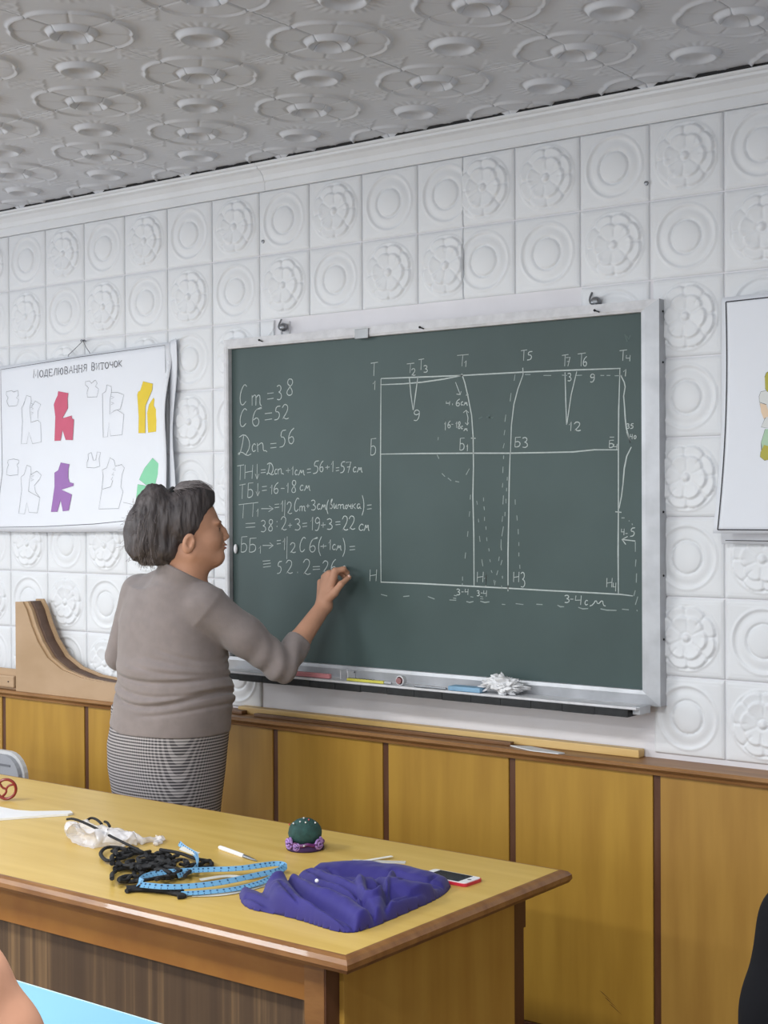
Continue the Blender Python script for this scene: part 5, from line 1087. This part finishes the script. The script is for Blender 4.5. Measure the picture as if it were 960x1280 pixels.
obj('hair_tie', tube(smoothpath([hp(-.056+.014*math.cos(a_)*.6, .026*math.sin(a_), .160+.016*math.cos(a_)) for a_ in np.linspace(0, 6.28, 13)[:-1]], 1, True), .008, 8, closed=True), BLKT if 'BLKT' in globals() else mat('black_hair_tie', (20, 20, 22), .8), hair)
DK = mat('dark_brow', (58, 42, 36), .7)
for s_ in (-1, 1):
    obj('eyeball', sphere(hp(.090, s_*.031, .0445), .0118, 14, 10), mat('eye_white', (222, 214, 206), .3), wm, smooth=True)
    obj('eyelashes', tube([hp(.098, s_*.041, .046), hp(.1035, s_*.035, .0495), hp(.1045, s_*.028, .0490), hp(.101, s_*.021, .046)], .0011, 5), DK, wm)
    obj('iris', sphere(hp(.0995, s_*.030, .0440), .0050, 10, 6, (1, 1, 1)), mat('brown_iris', (60, 42, 30), .3), wm)
    obj('eyebrow', tube(smoothpath([hp(.088, s_*.050, .064), hp(.104, s_*.036, .073), hp(.109, s_*.018, .067)], 1), .0022, 5, ry=.0016), DK, wm)
LIP = mat('lip_skin', (172, 98, 90), .5)
obj('lips', join(xf(sphere((0, 0, 0), 1, 12, 8, (.0055, .018, .0030)), M=HA.T, loc=hp(.1255, 0, -.0060)), xf(sphere((0, 0, 0), 1, 12, 8, (.0060, .016, .0036)), M=HA.T, loc=hp(.1235, 0, -.0160))), LIP, wm, smooth=True)
NAIL = mat('fingernail', (226, 180, 160), .3)
q = FING[0][0][-1]; obj('fingernail', sphere(np.array(q)+[.004, -.0045, .002], .0045, 8, 6, (1, .5, 1)), NAIL, wm); q = fp(436.5, 721.5, -.092); obj('fingernail', sphere(q+np.array([.003, -.0055, .003]), .0052, 8, 6, (1, .5, 1)), NAIL, wm)
c1, c2 = fp(430.5, 708.5, YB0-.006), fp(437.5, 723, -.088)
tag(obj('chalk', tube([c1, c1*.97+c2*.03, c2], .0048, 10), mat('white_chalk', (226, 226, 222), .8)), "white chalk stick held in the writing woman's right fingers", 'chalk')
# ================================================================= PUPILS SEATED IN THE FOREGROUND
def pupil(label, sh_, el_, side, skin_arm, topm, skin, hairm, name='person'):
    """sh_ / el_: seen shoulder and elbow; side=+1 when the seen arm is the right one"""
    t = thing('person', label, 'person', (sh_[0]-side*.17, sh_[1]-.02, 0)); bx_ = sh_[0]-side*.17; by = sh_[1]-.03
    zs = sh_[2]; v = Vol(AR(bx_-.42, bx_+.42, .008), AR(by-.25, by+.62, .008), AR(.30, zs+.38, .008))
    hd = np.array([bx_, by+.03, zs+.215])
    v.ell(hd, (.078, .098, .115), .02); v.cone((bx_, by, zs), hd-[0, 0, .06], .058, .052, .03); v.cone(hd+[0, .08, -.03], hd+[0, .106, -.02], .012, .010, .015); v.ell(hd+[0, .05, -.07], (.045, .045, .04), .03)
    for s_ in (-1, 1): v.ell(hd+[s_*.078, 0, -.01], (.009, .018, .03), .006)
    tr_ = [(.44, bx_, by, .17, .12), (.62, bx_, by, .165, .115), (.80, bx_, by, .16, .11), (zs-.10, bx_, by, .17, .11), (zs-.01, bx_, by, .12, .075)]
    v.loft(tr_, .03)
    osh = np.array([bx_-side*.17, by+.02, zs]); oel = osh+[-side*.05, .12, -.24]
    arms = [(np.array(sh_), np.array(el_)), (osh, oel)]
    for s0, e0 in arms:
        v.cone((bx_, by, zs-.005), s0, .055, .050, .03); v.chain([s0, (s0+e0)/2, e0], [.054, .049, .042], .02)
        h0 = np.array([e0[0]-1.15*(e0[0]-bx_), e0[1]+.10, max(.800, e0[2]-.02)]); v.chain([e0, h0], [.040, .026], .01)
        d = np.array([-3.2*(e0[0]-bx_), .35, 0]); d /= np.linalg.norm(d); pr_ = np.array([-d[1], d[0], 0]); pm = h0+d*.06-[0, 0, .008]; v.cone(h0, pm, .026, .022, .01, sc=(1, 1, .6))
        for k_, o_ in enumerate((-.027, -.009, .009, .027)): v.chain([pm+pr_*o_, pm+pr_*o_*1.15+d*(.045-.006*abs(k_-1.5)), pm+pr_*o_*1.2+d*(.075-.009*abs(k_-1.5))-[0, 0, .008]], [.0115, .0105, .009], .002)
        sg = -1 if e0[0] > bx_ else 1
        tb_ = pr_*(-1 if e0[0] > bx_ else 1)*-1; v.chain([h0+d*.02, h0+d*.035+tb_*.035, h0+d*.065+tb_*.045], [.014, .011, .009], .004)
    for s_ in (-1, 1): v.chain([(bx_+s_*.09, by, .50), (bx_+s_*.10, by+.42, .52), (bx_+s_*.10, by+.44, .36)], [.085, .062, .055], .03)
    vobj('body', v.mesh(), skin, t, relax=2)
    c = Vol(v.ax[0], v.ax[1], AR(.42, zs+.09, .008)); c.loft([(z, x, y, a_+.012, b2+.012) for z, x, y, a_, b2 in tr_], .03)
    for s0, e0 in arms:
        c.cone((bx_, by, zs-.005), s0, .066, .060, .03)
        if not skin_arm: c.chain([s0, (s0+e0)/2, e0], [.066, .064, .056], .02); h0 = np.array([e0[0]-1.15*(e0[0]-bx_), e0[1]+.10, max(.805, e0[2]-.02)]); c.chain([e0, e0*.1+h0*.9], [.054, .036], .01)
    if skin_arm:
        X, Y, Z = c.ax[0][:, None, None], c.ax[1][None, :, None], c.ax[2][None, None, :]; c.D = np.maximum(c.D, np.abs(X-bx_)-.135)
    vobj('sweatshirt' if not skin_arm else 'sleeveless_top', c.mesh(), topm, t, relax=1)
    tr2 = Vol(v.ax[0], v.ax[1], AR(.28, .70, .008)); tr2.loft([(.42, bx_, by, .185, .135), (.60, bx_, by, .18, .13)], .02)
    for s_ in (-1, 1): tr2.chain([(bx_+s_*.09, by, .50), (bx_+s_*.10, by+.42, .52), (bx_+s_*.10, by+.44, .36)], [.096, .074, .066], .03)
    vobj('trousers', tr2.mesh(), mat('dark_jeans', (40, 46, 66), .8, var=.2), t, relax=1)
    for s_ in (-1, 1): obj('lower_leg', tube([(bx_+s_*.10, by+.44, .37), (bx_+s_*.10, by+.44, .06)], .055, 10, scales=[1, .75]), mat('dark_jeans', (40, 46, 66), .8), t, smooth=True); obj('shoe', sphere((bx_+s_*.10, by+.49, .036), 1, 14, 8, (.045, .12, .036)), mat('black_shoe', (28, 26, 28), .4), t, smooth=True)
    h = Vol(AR(bx_-.16, bx_+.16, .006), AR(by-.16, by+.2, .006), AR(zs+.02, zs+.38, .006)); h.ell(hd+[0, -.012, .02], (.092, .105, .115), .02); h.ell(hd+[0, -.07, -.07], (.07, .05, .10), .03)
    Y = h.ax[1][None, :, None]; Z = h.ax[2][None, None, :]; h.D = np.maximum(h.D, (Y-hd[1]-.045-.45*(Z-hd[2]-.04))*.8)
    vobj('hair', h.mesh(), hairm, t, relax=2, disp=lambda V: V+np.array([[mnoise.noise(Vector((p[0]*60, p[1]*60, p[2]*12)))*.004]*3 for p in V]))
    for s_ in (-1, 1): obj('eye', sphere(hd+[s_*.030, .084, .0], .012, 10, 8), mat('eye_white', (222, 214, 206), .3), t)
    obj('mouth', sphere(hd+[0, .098, -.062], 1, 10, 6, (.02, .006, .005)), LIP, t)
    # stool
    st = thing('stool', 'wooden stool under the seated '+('bare-armed' if skin_arm else 'black-clad')+' pupil', 'stool', (bx_, by-.02, 0))
    obj('seat', box(bx_-.18, bx_+.18, by-.19, by+.13, .385, .40, .004), VENS, st)
    for a_ in (-.16, .16):
        for b2 in (-.17, .11): obj('leg', box(bx_+a_-.014, bx_+a_+.014, by+b2-.014, by+b2+.014, 0, .386), STEEL, st)
HB = mat('brown_hair', (70, 50, 38), .5, var=.3, scale=30)
pupil('bare-armed person at the bottom left corner leaning over the light blue desk', D(-42, 1226, 1.95), D(48, 1360, 1.97), 1, True, mat('pale_top', (206, 200, 196), .9), mat('pupil_skin', (206, 152, 124), .55, var=.05), HB)
pupil('person in a black sweatshirt cut off by the bottom right corner', D(1012, 1160, 1.95), D(968, 1370, 1.93), -1, False, mat('black_sweatshirt', (9, 9, 13), .9, var=.2, scale=9, spec=.15), mat('pupil_skin', (206, 152, 124), .55), HB)
